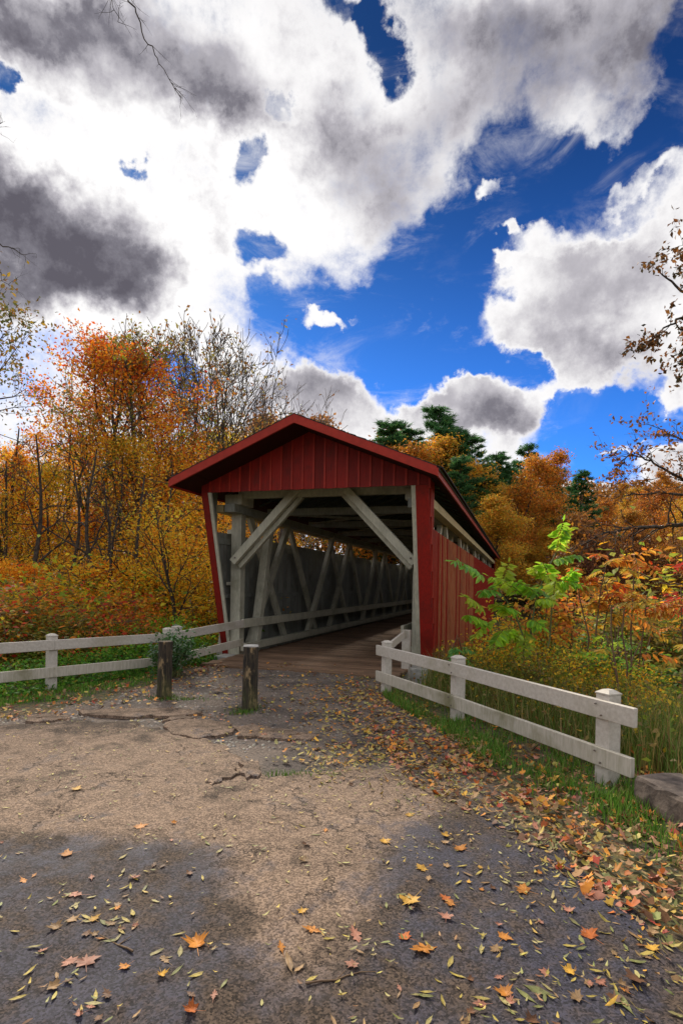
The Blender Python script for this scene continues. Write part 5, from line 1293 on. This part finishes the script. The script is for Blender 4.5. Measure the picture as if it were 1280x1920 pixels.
# the other leaves one can pick out on the road
ROWS = [(1500, 'far end of the road'), (1590, 'midway down the road'), (1700, 'near half of the road'), (1800, 'close to the camera'), (3000, 'bottom of the view')]
COLS = [(200, 'far left'), (430, 'left'), (640, 'middle left'), (830, 'middle right'), (1030, 'right'), (3000, 'far right')]
used = set()
cnt = 0; rr = random.Random(11); seeds_ = []
def lab(kind, col, s_, rz, px, py):
    size = 'tiny' if s_ < .026 else 'small' if s_ < .036 else 'large'
    ori = ['pointing at the bridge', 'pointing left', 'pointing at the camera', 'pointing right'][int(((rz + math.pi / 4) % (2 * math.pi)) / (math.pi / 2)) % 4]
    row = next(b for a, b in ROWS if py < a); cl = next(b for a, b in COLS if px < a)
    return '%s %s %s leaf %s, %s, %s' % (size, col, kind, ori, row, cl)
while cnt < 262:
    if seeds_ and rr.random() < .45:
        q0 = rr.choice(seeds_); px, py = q0[0] + rr.gauss(0, 38), q0[1] + rr.gauss(0, 22)
    else: px, py = rr.uniform(-30, 1300), 1425 + 510 * rr.random() ** .8
    if not (-20 < px < 1300 and 1420 < py < 1950): continue
    g = gr(px, py, .03)
    if float(road_d(np.array(g[0]), np.array(g[1]))) < .05: continue
    dens = .34 + .7 * sstep(420, 1000, px) + .6 * math.exp(-((px - 240) ** 2) / 150 ** 2) * (py > 1600)
    if rr.random() > dens: continue
    seeds_.append((px, py)); tl = rr.choice([.03, .06, .18])
    for _ in range(14):
        ov = rr.random() < .66; rz = rr.uniform(0, 6.28)
        if ov: kd = 'oval'; col = rr.choice(['olive', 'yellow', 'pale yellow', 'yellow', 'pale yellow', 'tan']); s_ = rr.uniform(.018, .042)
        else: kd = rr.choice(['maple', 'maple', 'oak']); col = rr.choice(['orange', 'pinkish', 'tan', 'gold', 'pinkish', 'tan', 'brown']); s_ = rr.uniform(.020, .050)
        L_b = lab(kd, col, s_, rz, px, py)
        if L_b not in used: break
    used.add(L_b); leaf(kd, rr.randrange(7) if kd == 'maple' else rr.randrange(5), g[0], g[1], s_, col, L_b, 'small oval leaves scattered on the road' if ov else 'broad leaves scattered on the road', rz=rz, tilt=tl)
    cnt += 1

# litter no one could count: simple lobed leaves joined into masses
def litter(P, smin, smax, cols, wts, label, zoff=.012, star=True, tilt=.35, rough=.02):
    n = len(P); a0 = r.uniform(0, 6.28, n); s = r.uniform(smin, smax, n)
    T = np.array(outline('maple') if star else outline('oval')); T = T[::2] if star else T[::2]; m_ = len(T)
    ca, sa = np.cos(a0)[:, None], np.sin(a0)[:, None]
    wob = r.uniform(.75, 1.2, (n, m_)); lx, ly = T[None, :, 0] * wob * s[:, None], T[None, :, 1] * wob * s[:, None]
    tx, ty = r.normal(size=(n, 1)) * tilt, r.normal(size=(n, 1)) * tilt; crl = r.uniform(-.1, .7, (n, 1))
    z0 = height(P[:, 0], P[:, 1]) + zoff + r.uniform(0, rough, n) + s * np.hypot(tx, ty)[:, 0] * .5
    zz_ = z0[:, None] + lx * tx + ly * ty + crl * (lx ** 2 + ly ** 2) / s[:, None]
    V_ = np.concatenate([np.stack([P[:, :1] + lx * ca - ly * sa, P[:, 1:2] + lx * sa + ly * ca, zz_], -1), np.stack([P[:, 0], P[:, 1], z0], -1)[:, None]], 1).reshape(-1, 3)
    i = np.arange(m_); tri = np.stack([i, (i + 1) % m_, np.full(m_, m_)], 1); F_ = (tri[None] + (np.arange(n) * (m_ + 1))[:, None, None]).reshape(-1, 3)
    c = np.repeat(palette(r, n, cols, wts, .3), m_ + 1, axis=0)
    return tag(link('leaf_litter', quad_mesh('leaf_litter', V_, F_, c), None, 'litter'), label, kind='stuff')
WARM = [LC['orange'], LC['deep orange'], LC['gold'], LC['yellow'], LC['pinkish'], LC['tan'], LC['brown'], LC['red'], LC['olive']]
P = scatter(9000, -.6, 5.6, 1.4, 9.4, lambda x, y: (beyond(x, y) < .9) * np.clip(1.05 - np.abs(road_d(x, y) + .50) / 1.3, 0.10, 1) * (road_d(x, y) < .18) * (apron_d(x, y) < .9) * np.clip(.75 + fbm(x, y, .7, 3, 41) * .7, .1, 1))
litter(P, .015, .045, WARM, [2.0, 1.4, .8, 1.4, 3, 4, 3.5, .8, 1.2], 'thick carpet of orange, pink and tan leaves on the right verge')
P = scatter(3800, -.3, 5.2, 1.2, 8.5, lambda x, y: np.clip(1.0 - np.abs(road_d(x, y) + .12) / .75, 0.0, 1) * (beyond(x, y) < .5))
litter(P, .018, .038, [LC['yellow'], LC['pale yellow'], LC['olive'], LC['gold'], LC['tan']], [3, 3, 2, 1, 2], 'small yellow oval leaves thick along the right road edge', star=False)
P = scatter(4200, -4.5, 3.0, 5.2, 12.5, lambda x, y: (apron_d(x, y) > -.2) * (road_d(x, y) < .15) * np.clip(.16 + .9 * sstep(-.9, .5, x) * sstep(10.2, 8.6, y) + .3 * fbm(x, y, 1, 3, 43), .04, 1))
litter(P, .016, .042, [LC['orange'], LC['gold'], LC['yellow'], LC['pale yellow'], LC['tan'], LC['brown'], LC['pinkish']], [2, 1.5, 2.5, 2, 2.5, 1.5, 1], 'scattered leaves on the gravel in front of the bridge deck', zoff=.01, tilt=.2, rough=.008)
P = scatter(4200, -6.5, 4, 1.2, 7.5, lambda x, y: (road_d(x, y) > .1) * (.38 + .62 * sstep(-.6, 1.6, x)) * np.clip(.5 + fbm(x, y, .7, 3, 51), .05, 1))
litter(P, .010, .027, [LC['yellow'], LC['pale yellow'], LC['olive'], LC['tan'], LC['brown']], [3, 3, 2, 2, 1], 'tiny bits of leaf strewn over the asphalt', zoff=.03, star=False, tilt=.1, rough=.004)
P = scatter(2600, -10, -2.2, 4.5, 11.5, lambda x, y: (road_d(x, y) < .1) * (lside(x, y) < .6) * np.clip(.5 + fbm(x, y, .9, 3, 44) * .6, .05, 1) * np.clip(1.2 - lfd(x, y) / 2.6, .05, 1))
litter(P, .02, .05, WARM, [1.5, 1, 1, 2, 1.5, 4, 3, 1, 1], 'tan and brown leaves scattered on the left verge', zoff=.01)
P = scatter(2200, 1.5, 8, 3, 12, lambda x, y: (beyond(x, y) > .2) * np.clip(1.3 - beyond(x, y) / 2.5, .05, 1))
litter(P, .025, .06, WARM, [3, 1.5, 1, 1.5, 1, 3, 3, 1, .5], 'leaves lying among the weeds behind the right fence', zoff=.03)
n_ = 70
P = np.array([bl(random.uniform(-1.7, 1.7), random.uniform(.2, 5)) for _ in range(n_)]); litter(P, .02, .045, [LC['tan'], LC['orange'], LC['brown'], LC['yellow']], [3, 1, 3, 1], 'a few dry leaves lying on the bridge deck', zoff=.06, tilt=.08, rough=.003)
# gravel stones of the worn apron
n = 5200; P = scatter(n, -6, 3, 5.6, 11.8, lambda x, y: (apron_d(x, y) > -.15) * (road_d(x, y) < .0) * np.clip(.45 + fbm(x, y, .8, 3, 45) * .8 + .5 * np.exp(-((x + 3) ** 2 + (y - 8.8) ** 2) / 1.2), .05, 1))
th3 = np.array([[0, 0, 1], [1, 0, .1], [.2, .95, .1], [-.9, .4, .1], [-.5, -.8, .1], [.6, -.8, .1]]); s = r.uniform(.008, .026, n)
P = P[:n]; n = len(P); s = s[:n]; a = r.uniform(0, 6.28, n); L3 = th3[None] * r.uniform(.7, 1.2, (n, 6, 1)) * s[:, None, None]; L3[:, :, 2] *= .6
V_ = np.stack([P[:, :1] + L3[..., 0] * np.cos(a)[:, None] - L3[..., 1] * np.sin(a)[:, None], P[:, 1:] + L3[..., 0] * np.sin(a)[:, None] + L3[..., 1] * np.cos(a)[:, None], height(P[:, 0], P[:, 1])[:, None] + L3[..., 2] + .0], -1).reshape(-1, 3)
tr = np.array([[0, 1, 2], [0, 2, 3], [0, 3, 4], [0, 4, 5], [0, 5, 1]]); F_ = (tr[None] + (np.arange(n) * 6)[:, None, None]).reshape(-1, 3)
gp = np.repeat(palette(r, n, [(.16, .14, .13), (.26, .22, .19), (.09, .08, .08)], [3, 2, 2], .3), 6, axis=0)
tag(link('gravel', quad_mesh('gravel', V_, F_, gp), None, 'litter'), 'loose grey gravel on the worn ground before the bridge', kind='stuff')
r_s = random.Random(4)
for k_, (px, py, L_, lb) in enumerate([(1010, 1590, .28, 'thin brown stick lying on the dark right side of the road'), (575, 1850, .30, 'thin stick lying near the bottom middle of the view'), (520, 1330, .35, 'bent twig lying on the gravel right of the pale bollard'), (250, 1785, .22, 'short dark twig lying among leaves at lower left'), (905, 1440, .30, 'twig lying in the leaf litter of the right verge')]):
    g = gr(px, py, .03); a = r_s.uniform(0, 3.1); P_ = [(g[0] + math.cos(a) * L_ * f_ + r_s.uniform(-.01, .01), g[1] + math.sin(a) * L_ * f_ + r_s.uniform(-.012, .012)) for f_ in (0, .2, .4, .6, .8, 1)]
    z_ = road_z(*g) + .006; sg2 = [(P_[i][0] - g[0], P_[i][1] - g[1], .003, P_[i + 1][0] - g[0], P_[i + 1][1] - g[1], .004, .005 - i * .0006, .0044 - i * .0006) for i in range(5)]
    sg2.append((P_[2][0] - g[0], P_[2][1] - g[1], .003, P_[2][0] - g[0] + .04, P_[2][1] - g[1] + .05, .012, .0025, .0015))
    v, f = tubes(sg2, 5); o = link('stick', quad_mesh('stick', v, f), None, 'stem'); o.location = (g[0], g[1], z_); tag(o, lb, 'stick')
# grass tufts at the bollard feet
P = np.concatenate([np.array(gr(px, py)) + r.normal(size=(260, 2)) * .09 for px, py in ((307, 1308), (468, 1331), (455, 1336))] + [np.array(gr(px, py)) + r.normal(size=(300, 2)) * np.array([.25, .05]) for px, py in ((560, 1456), (330, 1312))])
blades(P, .07, .004, [(.07, .15, .015), (.10, .19, .02)], [1, 1], r, .6, 'small grass tufts at the feet of the bollards and the road end', 'grass')
